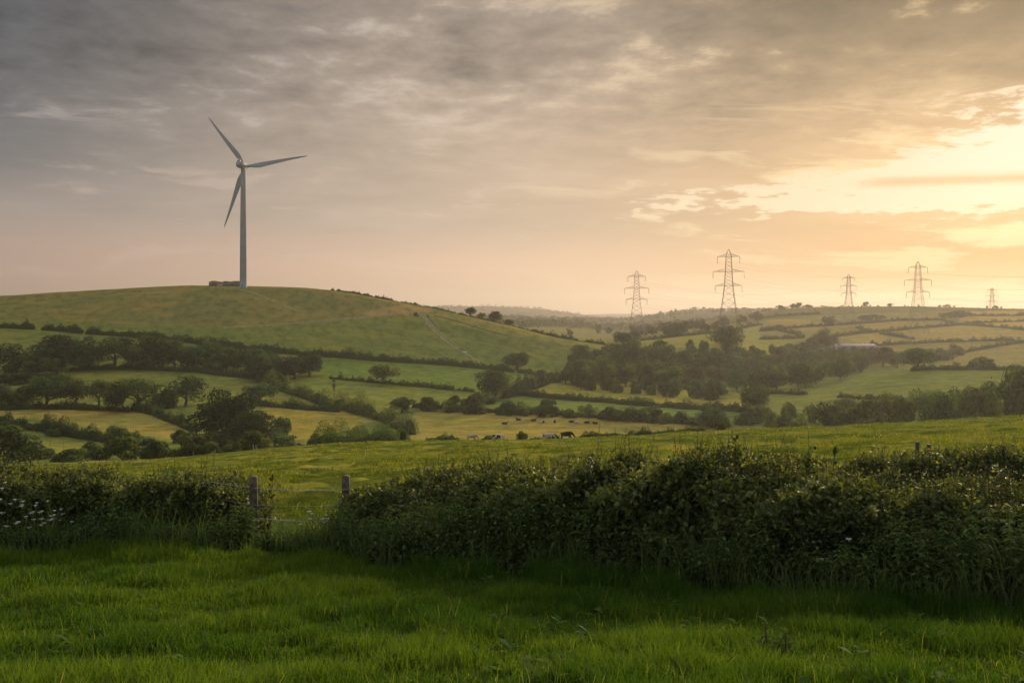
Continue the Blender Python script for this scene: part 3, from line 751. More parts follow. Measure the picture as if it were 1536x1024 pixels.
# left wood row under the hill
LW = 'trees of the left wood under the hill'
for (u, v, h, w, key, lab) in (
    (-45, 560, 50, 60, 'oak1', 'round tree of the left wood beyond the frame edge'),
    (18, 560, 48, 56, 'airy1', 'thin-crowned tree at the left edge of the wood row'),
    (46, 562, 33, 56, 'bush0', 'dark bush at the foot of the thin-crowned left tree'),
    (82, 556, 62, 62, 'oak0', 'leftmost big dark round tree of the wood row'),
    (73, 560, 28, 40, 'bush3', 'low bush under the leftmost big round tree'),
    (124, 555, 52, 58, 'oak3', 'lower round tree joined to the leftmost big one'),
    (172, 554, 58, 66, 'spread1', 'broad dark round tree in the middle of the left wood'),
    (212, 553, 44, 42, 'tall0', 'dark narrow tree right of the broad one'),
    (238, 553, 64, 46, 'tall3', 'tallest tree of the left wood, touching the hill hedge'),
    (262, 554, 50, 46, 'oak1', 'tree at the shoulder of the tallest one'),
    (292, 556, 46, 44, 'tall1', 'rounded tree above the bank in the left wood'),
    (322, 558, 24, 34, 'bush4', 'pale low bush at the wood edge above the bank'),
    (312, 548, 42, 40, 'oak4', 'back row tree behind the pale low bush'),
    (340, 557, 44, 40, 'oak0', 'round tree with lit top in the right half of the wood'),
    (372, 556, 40, 44, 'tall2', 'low-headed tree toward the right end of the wood'),
    (398, 552, 34, 30, 'airy0', 'brownish small tree behind the right end of the wood'),
    (388, 572, 46, 54, 'oak4', 'big rounded tree at the front corner of the wood'),
    (408, 574, 28, 34, 'bush1', 'pale bush at the front corner of the wood'),
    (418, 566, 42, 34, 'tall0', 'upright tree between the two rounded end trees'),
    (442, 568, 42, 38, 'tall1', 'second tree from the right end of the left wood'),
    (464, 564, 40, 32, 'tall2', 'last tree at the right end of the left wood')):
    at(u, v, h * .86, w * .98, key, lab, LW)
# second row of spreading trees
for (u, v, h, w, key, lab) in (
    (-50, 612, 40, 54, 'oak3', 'spreading tree of the second row beyond the frame edge'),
    (4, 612, 34, 40, 'oak1', 'dark tree cut by the left edge in the second row'),
    (36, 610, 32, 46, 'bush2', 'dark bush in second row left of the spreading trees'),
    (70, 612, 46, 66, 'spread0', 'first broad spreading tree of the second row'),
    (96, 592, 34, 40, 'bush5', 'dark round bush behind the first broad spreading tree'),
    (114, 611, 42, 40, 'airy2', 'thin tree with sky gaps right of first broad tree'),
    (149, 614, 45, 46, 'spread2', 'open crowned tree on bare trunk in the second row'),
    (174, 618, 47, 34, 'tall3', 'narrow tree with thick trunk in the second row'),
    (207, 616, 50, 60, 'spread1', 'tall wide spreading tree at the centre of the second row'),
    (248, 612, 30, 38, 'bush1', 'bushy low tree right of the wide spreading one'),
    (279, 610, 42, 56, 'airy1', 'round open tree at the right end of the second row'),
    (389, 608, 33, 44, 'spread0', 'round tree behind the big dark spreading tree'),
    (26, 575, 16, 40, 'bush3', 'low scrub bush on the left edge below the wood'),
    (70, 577, 18, 40, 'bush0', 'scrub bush between wood and second tree row')):
    at(u, v, h, w, key, lab, 'second row of trees in the left fields')
# the big dark tree and the bushes around it
at(337, 668, 80, 84, 'dark0', 'big dark spreading tree, tallest in the left fields', ymin=300)
at(366, 676, 54, 72, 'dark1', 'dark wind-bent tree leaning right against the big one', ymin=290, rz=0.0)
for (u, v, h, w, key, lab) in (
    (17, 694, 52, 78, 'bush0', 'big dark bush at far left behind the hedge'),
    (-60, 690, 56, 80, 'bush3', 'big dark bush beyond the left edge'),
    (8, 642, 12, 16, 'airy0', 'little bush on the ragged hedge at the left edge'),
    (28, 647, 10, 18, 'bush4', 'tiny round bush on the ragged hedge at left'),
    (84, 654, 14, 26, 'bush1', 'small bush topping the ragged hedge'),
    (176, 664, 27, 40, 'airy2', 'sprawling small tree on the ragged hedge'),
    (206, 668, 16, 22, 'bush2', 'round little bush right of the sprawling small tree'),
    (58, 688, 16, 46, 'bush5', 'low bush beside the big far left bush'),
    (104, 692, 20, 50, 'bush2', 'low dark bush left of the sunlit bushes'),
    (146, 690, 28, 46, 'bush4', 'first of the lit bushes along the pasture edge'),
    (190, 692, 38, 58, 'spray0', 'spiky bright-topped bush along the pasture edge'),
    (234, 691, 34, 48, 'bush1', 'bright bush on short stem right of the spiky one'),
    (286, 690, 37, 54, 'bush3', 'dark hearted bush nearest the pasture corner'),
    (312, 690, 24, 40, 'bush5', 'small bush right of the dark hearted bush'),
    (268, 664, 18, 26, 'bush0', 'small bush just left below the big dark tree'),
    (322, 676, 30, 56, 'bush4', 'green bush in front of the big dark tree'),
    (352, 682, 20, 40, 'bush2', 'low brown green bush in front of the dark tree'),
    (384, 683, 32, 48, 'bush0', 'round green bush right in front of the leaning tree'),
    (420, 655, 28, 30, 'spray0', 'upright pale bush right of the leaning tree'),
    (424, 678, 26, 46, 'bush3', 'broad pale bush ending the row by the near pasture'),
    (452, 677, 14, 30, 'bush1', 'last low bush before the thick rounded hedge'),
    (412, 670, 32, 34, 'tall1', 'brown green upright bush behind the broad pale one')):
    at(u, v, h, w, key, lab, 'bushes along the left edge of the near pasture', ymin=215)
# hill brow and slope
for (u, vt, h, w, key, lab) in (
    (706, 460, 16, 18, 'oak2', 'left and broadest tree on the hill shoulder skyline'),
    (722, 468, 12, 13, 'airy0', 'thin small tree between two skyline trees'),
    (742, 466, 19, 21, 'oak0', 'dark round tree in the middle of the skyline group'),
    (763, 478, 14, 15, 'tall1', 'rightmost small round tree of the skyline group'),
    (802, 495, 7, 15, 'bush0', 'low bush on the hill shoulder right of the skyline trees'),
    (858, 510, 5, 9, 'bush1', 'tiny bush near the low end of the hill shoulder'),
    (623, 454, 6, 9, 'bush2', 'tiny bush on the skyline where the brown patch ends')):
    p = px2w(u, 705); s = 705 / F
    plant(key, p, max(2, (V0 - vt) / F * 705 - p[2]), w * s, lab, 'skyline trees on the hill shoulder')
at(624, 474, 5, 7, 'bush3', 'tiny bush at the top of the worn hill track', ymin=HILL)
# a thin sapling
p = hit(501, 597); sap = empty('sapling', p)
tag(sap, 'thin sapling with two leaf tufts standing alone in the middle field', 'tree')
G = Geo(); G.tube([(0, 0, -.2), (.1, 0, 3), (-.1, 0, 6.2), (.05, 0, 9.6)], [.16, .12, .08, .03], 6); link('trunk', G.mesh('sapling_trunk', True), [M['bark']], sap)
G = Geo(); r = np.random.default_rng(5)
for cz, rad, n in ((8.6, .8, 90), (5.8, 1.0, 120), (7.0, .6, 40), (4.2, .5, 25)):
    d = r.normal(size=(n, 3)); V, q = leaf_quads(d * rad * .55 + np.array([0, 0, cz]), d, .24, r); G.add(V, q, 0, .4)
link('crown', G.mesh('sapling_crown'), [M['tree']], sap)

# ------------------------------------------------------------------ woods: every tree of the valley wood a thing
VW = 'trees of the wooded valley'
def wood(poly, n, hm, label, group, ymin, ymax=3000, keys=('oak0', 'oak1', 'oak2', 'oak3', 'oak4', 'tall0', 'tall1', 'tall2', 'tall3', 'bush0', 'bush3'), parts=True, gap=.8, seed=1):
    r = random.Random(seed); us = [p[0] for p in poly]; vs = [p[1] for p in poly]; done = []
    for _ in range(n * 12):
        if len(done) >= n: break
        u, v = r.uniform(min(us), max(us)), r.uniform(min(vs), max(vs))
        if not inside(np.array([u]), np.array([v]), poly)[0]: continue
        p = hit(u, v, ymin, ymax); h = r.uniform(*hm); w = h * r.uniform(.8, 1.15)
        if any((p[0] - q[0]) ** 2 + (p[1] - q[1]) ** 2 < (gap * (w + q[2]) / 2) ** 2 for q in done): continue
        done.append((p[0], p[1], w)); p[2] -= .3
        plant(r.choice(keys), p, h, w, label, group, parts=parts, kind='tree', rz=r.uniform(0, 6.28))
wood([(862, 578), (850, 566), (862, 548), (890, 538), (960, 540), (1100, 548), (1160, 540), (1230, 548), (1330, 556), (1240, 580), (1200, 590), (1140, 590), (1100, 572), (960, 588), (880, 580)], 84, (10, 15),
     'dark round-headed tree massed in the valley wood', VW, 530, 742, seed=3, gap=.60)
wood([(930, 524), (1000, 524), (1090, 528), (1180, 526), (1300, 534), (1300, 546), (1100, 542), (960, 542)], 56, (6, 9),
     'smaller tree at the back of the valley wood', 'trees at the back of the valley wood', 660, 860, seed=5)
wood([(872, 582), (960, 588), (1080, 596), (1088, 604), (960, 592), (872, 586)], 18, (6.5, 10),
     'lower tree along the front edge of the valley wood', 'trees along the front edge of the valley wood', 500, 620, seed=6,
     keys=('bush0', 'bush1', 'bush2', 'oak1', 'tall1'))
for (u, v, h, w, key, lab, ym) in (
    (872, 584, 32, 36, 'oak4', 'pale lit round tree at the left corner of the valley wood', 540),
    (848, 576, 22, 24, 'oak1', 'small round tree where hill hedge meets valley wood', 540),
    (1000, 586, 26, 30, 'oak0', 'round tree standing out from the front of the valley wood', 520),
    (1105, 586, 32, 34, 'oak3', 'dark round tree at the field corner below the valley wood', 500),
    (1068, 592, 20, 46, 'bush4', 'pale bush by the field corner below the valley wood', 500),
    (1030, 584, 10, 16, 'bush1', 'little bush alone in grass below the valley wood', 500),
    (1088, 530, 38, 46, 'oak1', 'lone tall round tree standing above the valley wood', 745),
    (935, 520, 22, 30, 'oak2', 'hazy round tree at the foot of the leftmost pylon', 745),
    (1238, 524, 28, 34, 'oak3', 'large round tree sheltering the farm', 745),
    (1214, 524, 18, 26, 'bush2', 'left bush beside the farm', 745),
    (1203, 526, 12, 20, 'bush0', 'small bush left of the farm roofs', 745),
    (1324, 550, 30, 38, 'oak0', 'hazy round tree left of the dark one above the slope', 560),
    (1346, 552, 24, 28, 'oak4', 'smaller hazy tree touching the dark round one', 560),
    (1377, 555, 34, 52, 'oak2', 'darkest round tree on the brow hedge of the slope', 540),
    (1471, 554, 18, 34, 'bush3', 'low round bush behind the brow hedge at right', 560),
    (1409, 540, 18, 30, 'bush2', 'hazy bush at the end of the diagonal far hedge', 745),
    (1434, 532, 18, 28, 'bush1', 'hazy round tree on the diagonal far hedge', 745),
    (1300, 548, 26, 40, 'oak1', 'dark tree at the right tip of the valley wood', 560),
    (1275, 552, 24, 36, 'oak3', 'round tree next to the right tip of the valley wood', 560),
    (1302, 480, 8, 30, 'far0', 'low dark clump right of the middle pylon', 900),
    (1318, 478, 7, 18, 'far1', 'small pointed clump further right of the middle pylon', 900),
    (1246, 489, 17, 24, 'far2', 'hazy dark copse left of the middle pylon', 900),
    (1442, 476, 11, 32, 'far1', 'hazy grove under the skyline left of the small pylon', 900),
    (1424, 476, 8, 22, 'far0', 'smaller grove joined to the hazy grove under the skyline', 900),
    (1166, 494, 8, 26, 'far2', 'hazy bush on the high field left of the farm', 900),
    (1150, 496, 6, 14, 'far0', 'tiny hazy bush at the left end of far hedge', 900)):
    at(u, v, h, w, key, lab, ymin=ym)
# far valley and ridges
wood([(850, 505), (870, 500), (940, 500), (950, 512), (1000, 508), (1095, 492), (1140, 482), (1140, 476), (1060, 490), (960, 496), (860, 500)], 46, (9, 14),
     'hazy tree in the far valley behind the left pylons', 'far valley trees behind the left pylons', 900, 1480, keys=('far0', 'far1', 'far2'), seed=8)
wood([(1140, 464), (1200, 459), (1300, 457), (1536, 461), (1700, 462), (1700, 466), (1300, 463), (1140, 470)], 50, (1.8, 4.2),
     'small hazy bush along the far skyline', 'bushes along the far skyline', 1380, 1520, keys=('far0', 'far1', 'far2'), seed=9, parts=False, gap=.5)
for (u, hm, w) in ((1170, 11, 18), (1195, 15, 26), (1213, 9, 15), (1299, 13, 17), (1335, 8, 14), (1420, 8, 16)):
    p = px2w(u, 1490); s = 1490 / F
    plant('far%d' % (u % 3), p, hm * .58, w * s * .7, {1170: 'leftmost small dome of leaves on the far skyline', 1195: 'widest domed tree on the far skyline left of middle pylon', 1213: 'small domed tree right of the widest skyline dome',
          1299: 'round tree on the far skyline just right of middle pylon', 1335: 'low dome on the far skyline between two right pylons', 1420: 'low dome on the skyline right of the second tallest pylon'}[u], 'domed trees on the far skyline')

# far-off woods on the ridges, one mass nobody could count
def far_woods():
    r = np.random.default_rng(77); G = Geo(); n = 9000
    Y = r.uniform(1560, 6200, n); X = (r.uniform(480, 1560, n) - U0) / F * Y
    keep = (fbm(X / 220, Y / 320, 61, 3) > .40) & ~((Y > 1900) & (Y < 2600) & (fbm(X / 90, Y / 90, 5) > .5))
    X, Y = X[keep], Y[keep]; Z = ground(X, Y); n = len(X)
    h = r.uniform(7, 13, n)
    for k in range(9):
        d = unit(r.normal(size=(n, 3)) + np.array([0, 0, .6])); p = np.c_[X, Y, Z + h * .45] + d * (h * .5)[:, None]
        V, q = leaf_quads(p, d, (h * .32)[:, None], r); G.add(V, q, 0, np.repeat(r.uniform(0, 1, n), 4))
    o = link('distant_woodland', G.mesh('distant_woodland'), [M['far_tree']]); tag(o, kind='stuff')
far_woods()
# ------------------------------------------------------------------ wind turbine
def turbine():
    base = px2w(365, 692); base[2] -= .3
    hub_z = (V0 - 249) / F * 692 - base[2]
    t = empty('wind_turbine', base)
    tag(t, 'white three-bladed wind turbine standing on the hilltop', 'wind turbine')
    v, q = lathe([(2.75, 0), (2.75, .5), (2.45, .55), (2.42, 6), (2.2, hub_z * .45), (1.85, hub_z * .8), (1.62, hub_z - 2.1), (0, hub_z - 2.1)], 40)
    tw = link('tower', mesh_np('turbine_tower', v, [q], np.full(len(v), .5), smooth=True), [M['turbine']], t)
    G = Geo()
    G.box((-.25, -2.52, 2.0), (.95, .14, 2.1)); link('door', G.mesh('turbine_door'), [M['turbine_grey']], tw)
    for zf in (.27, .52, .76):
        rr = np.interp(zf * hub_z, [6, hub_z * .45, hub_z * .8, hub_z], [2.42, 2.2, 1.85, 1.62]) + .035
        v, q = lathe([(rr - .06, zf * hub_z - .12), (rr, zf * hub_z - .1), (rr, zf * hub_z + .1), (rr - .06, zf * hub_z + .12)], 40)
        link('flange', mesh_np('tower_flange', v, [q], np.full(len(v), .5)), [M['turbine_grey']], tw)
    # rotor axis points away from the camera and to the right
    yaw = math.radians(9); ax = np.array([math.sin(yaw), math.cos(yaw), 0.0]); side = np.array([math.cos(yaw), -math.sin(yaw), 0.0]); up = np.array([0, 0, 1.0])
    R = np.stack([ax, side, up], 1); c = np.array([0, 0, hub_z])
    bm = bmesh.new(); bmesh.ops.create_cube(bm, size=1)
    for vv in bm.verts:
        f = 1 if vv.co.x > 0 else .86
        vv.co = Vector((vv.co.x * 11.0 - 3.0, vv.co.y * 3.9 * f, vv.co.z * (4.3 if vv.co.x > 0 else 4.0) + (.1 if vv.co.x < 0 else 0)))
    bmesh.ops.bevel(bm, geom=bm.edges[:], offset=.55, segments=4, affect='EDGES')
    me = bpy.data.meshes.new('turbine_nacelle'); bm.to_mesh(me); bm.free()
    me.transform(Matrix([list(R[0]) + [c[0]], list(R[1]) + [c[1]], list(R[2]) + [c[2]], [0, 0, 0, 1]]))
    for p_ in me.polygons: p_.use_smooth = True
    na = link('nacelle', me, [M['turbine']], t)
    W = lambda a, b, h: c + R @ np.array([a, b, h])
    G = Geo(); G.box(W(-8.52, 0, -.1), (.18, 2.5, 2.7), R=R); link('cooler_grille', G.mesh('nacelle_grille'), [M['turbine_grey']], na)
    G = Geo()
    for b in (-.7, .7):
        G.tube([W(-7.2, b, 1.9), W(-7.2, b, 4.0)], .07, 6); G.box(W(-7.2, b, 4.05), (.35, .35, .3), R=R)
    G.box(W(-7.2, 0, 2.4), (1.1, 2.2, 1.0), R=R)
    link('weather_mast', G.mesh('nacelle_mast'), [M['turbine_grey']], na)
    v, q = lathe([(1.75, 0), (1.85, .7), (1.8, 2.2), (1.5, 3.1), (.9, 3.8), (0, 4.0)], 28)
    v = np.stack([v[:, 2] + 2.2, v[:, 0], v[:, 1]], 1) @ R.T + c
    link('hub', mesh_np('turbine_hub', v, [q], np.full(len(v), .5), smooth=True), [M['turbine']], t)
    hubc = W(3.9, 0, 0); L = 45.5
    for kk in range(3):
        th = math.radians(8.5 + 120 * kk); rad = math.cos(th) * side + math.sin(th) * up; tan = -math.sin(th) * side + math.cos(th) * up
        st = np.array([0, .03, .07, .12, .2, .3, .45, .6, .75, .88, .96, 1.0])
        ch = np.array([1.9, 1.9, 2.3, 3.2, 3.9, 3.5, 2.8, 2.2, 1.65, 1.15, .7, .15])
        tk = np.array([1.9, 1.85, 1.5, 1.15, .85, .65, .45, .33, .24, .16, .1, .03])
        tw_ = np.radians(np.array([20, 20, 20, 18, 14, 10, 7, 4, 2, 1, 0, 0])); n = 16; rings = []
        for s, cc, hh, w in zip(st, ch, tk, tw_):
            a = np.arange(n) / n * 2 * math.pi
            x = np.cos(a) * cc / 2 - (cc - 1.9) * .28 * (cc > 1.9); y = np.sin(a) * hh / 2 * (1 - .35 * np.cos(a) * -1 * (s > .05))
            e1 = math.cos(w) * tan + math.sin(w) * ax; e2 = -math.sin(w) * tan + math.cos(w) * ax
            rings.append(hubc + rad * (1.2 + s * (L - 1.2)) - ax * (-1.2 * s * s) + x[:, None] * e1 + y[:, None] * e2)
        V = np.array(rings); i = np.arange(len(st) - 1)[:, None] * n; j = np.arange(n)[None]; j2 = (j + 1) % n
        q = np.stack([i + j, i + j2, i + n + j2, i + n + j], -1).reshape(-1, 4)
        link('blade', mesh_np('turbine_blade', V.reshape(-1, 3), [q], np.full(V.size // 3, .5), smooth=True), [M['turbine']], t)
turbine()

# low dark enclosure beside the turbine
def enclosure():
    p = px2w(338, 700); e = empty('stone_enclosure', p); s = 700 / F
    tag(e, 'low dark walled enclosure with scrub beside the turbine tower', 'enclosure')
    G = Geo(); x0, x1 = (316 - 338) * s, (360 - 338) * s
    z = lambda x, y: float(ground(p[0] + x, p[1] + y)) - p[2]
    r = random.Random(3)
    for y in (-3.5, 4.0):
        x = x0
        while x < x1:
            w = r.uniform(.8, 1.5); h = r.uniform(2.6, 3.2) if x < x0 + 7 else r.uniform(2.2, 3.0)
            G.box((x + w / 2, y + r.uniform(-.08, .08), z(x, y) + h / 2 - .3), (w - .01, .7 + r.uniform(0, .2), h)); x += w
    for x in (x0, x1): G.box((x, .2, z(x, 0) + 1.2), (.7, 6.6, 3.0))
    link('wall', G.mesh('enclosure_wall'), [M['stone']], e)
    G = Geo(); G.box((x0 + 8.2, -4.1, z(x0 + 8, -4) + .55), (3.0, .5, 1.5)); G.box((x0 + 6.4, -4.1, z(x0 + 6, -4) + .3), (1.2, .4, .9))
    link('slab', G.mesh('enclosure_slab'), [M['concrete']], e)
    G = Geo(); rr = np.random.default_rng(2); n = 1500
    xs = rr.uniform(x0 + .5, x1, n); ys = rr.uniform(-3, 3.5, n); zs = ground(p[0] + xs, p[1] + ys) - p[2] + rr.uniform(.4, 1, n) * (2.4 + 1.1 * vnoise(xs / 1.7, ys * 0, 4))
    V, q = leaf_quads(np.c_[xs, ys, zs], rr.normal(size=(n, 3)) + np.array([0, 0, .6]), .3, rr); G.add(V, q, 0, np.repeat(rr.random(n), 4))
    link('scrub', G.mesh('enclosure_scrub'), [M['dark_tree']], e)
enclosure()

# ------------------------------------------------------------------ pylons and their conductors
ARMS = ((.924, 6.15), (.768, 8.6), (.622, 7.4))
def pylon(u, Y, top_v, label, k=1.0):
    p = px2w(u, Y); H = (V0 - top_v) / F * Y - p[2]; s = H / 54 * k
    t = empty('pylon', p, math.radians(-8)); tag(t, label, 'pylon', 'lattice pylons of the two power lines')
    hw = lambda f: np.interp(f, [0, .30, .622, .768, .924, .955, 1.0], [6.6, 4.5, 2.3, 1.85, 1.45, 1.2, .12]) * s
    W = .235 * (.75 + Y / 3000)
    C4 = ((-1, -1), (1, -1), (1, 1), (-1, 1)); G = Geo()
    lev = [0, .13, .25, .355, .44, .51, .57, .622, .66, .70, .735, .768, .81, .85, .89, .924, .96, 1.0]
    P = lambda f, c: np.array([c[0] * hw(f), c[1] * hw(f), f * H - (.3 if f == 0 else 0)])
    for f0, f1 in zip(lev[:-1], lev[1:]):
        for i in range(4):
            a, b = C4[i], C4[(i + 1) % 4]
            G.beam(P(f0, a), P(f1, a), W)
            if f1 < .99:
                G.beam(P(f0, a), P(f1, b), W * .5); G.beam(P(f0, b), P(f1, a), W * .5)
                if f0 in (.25, .44, .622, .768, .924, .13): G.beam(P(f0, a), P(f0, b), W * .6)
    link('tower_frame', G.mesh('pylon_frame'), [M['steel']], t)
    tips = []
    for f, al in ARMS:
        al *= s
        for sx in (-1, 1):
            G = Geo(); tip = np.array([sx * al, 0, f * H]); w0 = hw(f); ht = .028 * H
            for sy in (-1, 1):
                G.beam((sx * w0, sy * w0, f * H), tip, W * .7); G.beam((sx * hw(f + .03), sy * hw(f + .03), f * H + ht), tip, W * .7)
                for q in (.3, .6):
                    a = np.array([sx * (w0 + (al - w0) * q), sy * w0 * (1 - q), f * H]); b = np.array([sx * (w0 + (al - w0) * q), sy * w0 * (1 - q), f * H + ht * (1 - q)])
                    G.beam(a, b, W * .4); a0 = np.array([sx * (w0 + (al - w0) * (q - .3)), sy * w0 * (1.3 - q), f * H]); G.beam(a0, b, W * .4)
            G.beam((sx * w0, -w0, f * H), (sx * w0, w0, f * H), W * .5)
            arm = link('crossarm', G.mesh('pylon_crossarm'), [M['steel']], t)
            il = 3.7 * s; G = Geo()
            n = 9; zz = np.linspace(0, -il, 2 * n); G.tube(np.c_[np.full(2 * n, tip[0]), np.zeros(2 * n), tip[2] + zz], np.where(np.arange(2 * n) % 2, .26, .14) * (.8 + Y / 2500), 7)
            link('insulator', G.mesh('pylon_insulator'), [M['glass_ins']], arm)
            R = Matrix.Rotation(math.radians(-8), 3, 'Z'); tips.append(np.array(p) + np.array(R @ Vector((tip[0], 0, tip[2] - il))))
    return tips
PA = pylon(955, 745, 406, 'leftmost pylon, rising beyond the end of the turbine hill')
PB = pylon(1093, 775, 374, 'tallest and nearest looking pylon, above the lone round tree')
PC = pylon(1273, 1190, 411, 'middle pylon standing on the far hillside above the farm')
PD = pylon(1377, 985, 392, 'second tallest looking pylon, right of the middle one')
PE = pylon(1488, 1690, 431, 'smallest pylon at far right, half hidden by the skyline')
_r = np.array
def off(tips, d): return [t + _r(d) for t in tips]
lines = (('the left pylon line', [PA, PC, PE, off(PE, (700, 300, 20))]), ('the tallest pylon line', [PB, PD, off(PD, (260, -60, 4))]))
for ln, seq in lines:
    for i in range(6):
        G = Geo(); pts = []
        for a, b in zip(seq[:-1], seq[1:]):
            q = np.linspace(0, 1, 25)[:, None]; L = np.linalg.norm(b[i] - a[i])
            seg = a[i] + (b[i] - a[i]) * q; seg[:, 2] -= (4 * q * (1 - q))[:, 0] * L * .024; pts.append(seg if not pts else seg[1:])
        pts = np.concatenate(pts); G.tube(pts, .022 + .000022 * pts[:, 1], 5, cap=False)
        o = link('power_cable', G.mesh('power_cable'), [M['conductor']])
        tag(o, ('upper', 'middle', 'lower')[i // 2] + ' cable on the ' + ('left', 'right')[i % 2] + ' arms of ' + ln, 'power cable', 'cables strung between the pylons')

# ------------------------------------------------------------------ farm
def building(name, p, L, Wd, hw, hr, rz, wall, roof, label, doors=2):
    e = empty(name, p, rz); tag(e, label, 'farm building', 'farm buildings under the round tree')
    G = Geo(); G.box((0, 0, hw / 2 - .4), (L, Wd, hw + .8))
    G.add([(-L / 2, -Wd / 2, hw), (-L / 2, Wd / 2, hw), (-L / 2, 0, hr - .15)], [[0, 1, 2]]); G.add([(L / 2, -Wd / 2, hw), (L / 2, Wd / 2, hw), (L / 2, 0, hr - .15)], [[0, 2, 1]])
    link('wall', G.mesh('farm_wall'), [wall], e)
    G = Geo(); o = .5
    for s in (-1, 1):
        a = [(-L / 2 - o, s * (Wd / 2 + o), hw - .25), (L / 2 + o, s * (Wd / 2 + o), hw - .25), (L / 2 + o, 0, hr), (-L / 2 - o, 0, hr)]
        b = [(x, y, z - .18) for x, y, z in a]
        G.add(a + b, [[0, 1, 2, 3], [7, 6, 5, 4], [0, 4, 5, 1], [1, 5, 6, 2], [3, 2, 6, 7], [0, 3, 7, 4]])
    link('roof', G.mesh('farm_roof'), [roof], e)
    for k_ in range(doors):
        G = Geo(); x = (k_ + .5) / doors * L - L / 2; G.box((x, -Wd / 2 - .04, hw * .42), (min(3.2, L / doors * .4), .1, hw * .8)); link('door', G.mesh('farm_door'), [M['dark_opening']], e)
def farm_at(u, v): return hit(u, v, 880)
building('farm_shed', farm_at(1276, 523), 44, 15, 2.6, 4.6, math.radians(6), M['concrete'], M['shed_roof'], 'long pale grey farm shed right of the round tree', 5)
building('farm_barn', farm_at(1230, 518), 11, 8, 3.2, 5.4, math.radians(-12), M['render_wall'], M['shed_roof'], 'small pale barn tucked left of the round tree')
building('farmhouse', farm_at(1212, 524), 9, 6, 3.0, 5.2, math.radians(8), M['render_wall'], M['concrete'], 'little white farmhouse at the left end of the farm')
building('farm_outhouse', farm_at(1243, 524), 14, 7, 2.4, 4.0, math.radians(4), M['render_wall'], M['shed_roof'], 'low white outhouse in front of the round farm tree')
p = hit(697, 530, HILL); G = Geo(); G.box((0, 0, .45), (2.4, 1.1, .9)); G.box((0, 0, .93), (2.6, 1.3, .08))
o = link('water_trough', G.mesh('water_trough'), [M['trough']], loc=p); tag(o, 'tiny pale water trough beside the worn track on the hill', 'trough')

# ------------------------------------------------------------------ cattle
def cow_body(name, lying=False, mat=None):
    """one skinned body facing +x: grazing, or lying with legs folded"""
    bm = bmesh.new(); sk = bm.verts.layers.skin.verify()
    zb = 1.02 if not lying else .50
    def v(x, y, z, rx, ry=None):
        q = bm.verts.new((x, y, z)); q[sk].radius = (rx, ry or rx); return q
    pel = v(-.72, 0, zb + .10, .30, .33); pel[sk].use_root = True
    mid = v(-.15, 0, zb, .36, .40); ch = v(.45, 0, zb + .02, .33, .37); wi = v(.78, 0, zb + .12, .24, .26)
    for a, b in ((pel, mid), (mid, ch), (ch, wi)): bm.edges.new((a, b))
    if lying: nk = [v(1.02, 0, zb + .38, .15), v(1.18, 0, zb + .55, .14), v(1.42, 0, zb + .46, .10), v(1.58, 0, zb + .38, .08)]
    else: nk = [v(1.08, 0, zb - .12, .16), v(1.32, 0, zb - .45, .12), v(1.44, .02, zb - .70, .105), v(1.46, .03, zb - .92, .08)]
    last = wi
    for q in nk: bm.edges.new((last, q)); last = q
    tl = [v(-1.0, 0, zb + .16, .06), v(-1.10, .02, zb - .1, .04), v(-1.12, .02, max(.1, zb - .55), .035)]; last = pel
    for q in tl: bm.edges.new((last, q)); last = q
    for sy in (-1, 1):
        if lying:
            for x0, x1 in ((-.6, -.1), (.5, .95)):
                a = v(x0, sy * .30, .28, .17); b = v(x1, sy * .38, .14, .09); c = v(x0 + .1, sy * .42, .08, .06)
                bm.edges.new((pel if x0 < 0 else ch, a)); bm.edges.new((a, b)); bm.edges.new((b, c))
        else:
            st = .10 * sy
            a = v(-.74, sy * .2, .78, .17, .19); b = v(-.84 + st, sy * .2, .46, .085); c = v(-.76 + st, sy * .2, .05, .06)
            bm.edges.new((pel, a)); bm.edges.new((a, b)); bm.edges.new((b, c))
            a = v(.56, sy * .18, .72, .13, .15); b = v(.58 - st * 1.4, sy * .18, .40, .075); c = v(.58 - st * 2, sy * .18, .05, .055)
            bm.edges.new((ch, a)); bm.edges.new((a, b)); bm.edges.new((b, c))
    h = nk[2].co
    for sy in (-1, 1):
        e = v(nk[1].co.x + .06, sy * .14, nk[1].co.z - .02, .035); f = v(nk[1].co.x + .05, sy * .26, nk[1].co.z + .0, .05, .02)
        bm.edges.new((nk[1], e)); bm.edges.new((e, f))
    me = bpy.data.meshes.new(name); bm.to_mesh(me); bm.free()
    return me
_cows = {False: cow_body('grazing_cow'), True: cow_body('lying_cow', True)}
def cow(u, Y, mat, label, rz=0.0, lying=False, s=1.0, group='cattle in the valley pasture', v=None):
    p = px2w(u, Y) if v is None else hit(u, v, 330)
    me = _cows[lying].copy(); o = link('cow', me, [M[mat]], loc=p); o.rotation_euler = (0, 0, rz); o.scale = (s, s, s)
    if not lying: o.location.z -= .04
    a = o.modifiers.new('skin', 'SKIN'); a.use_smooth_shade = True
    b = o.modifiers.new('sub', 'SUBSURF'); b.levels = 1; b.render_levels = 2
    tag(o, label, 'cow', group); return o
cow(746, 184, 'cow_pied', 'black and white cow grazing on the pasture brow', .12)
cow(822, 184, 'cow_white', 'mostly white cow grazing with its head to the right', -.1)
cow(850, 183, 'cow_black', 'nearly black cow grazing beside the low hedge strip', .1, s=1.12)
cow(708, 188, 'cow_pale', 'pale brown cow half hidden beside the rushy strip', .15, s=.92)
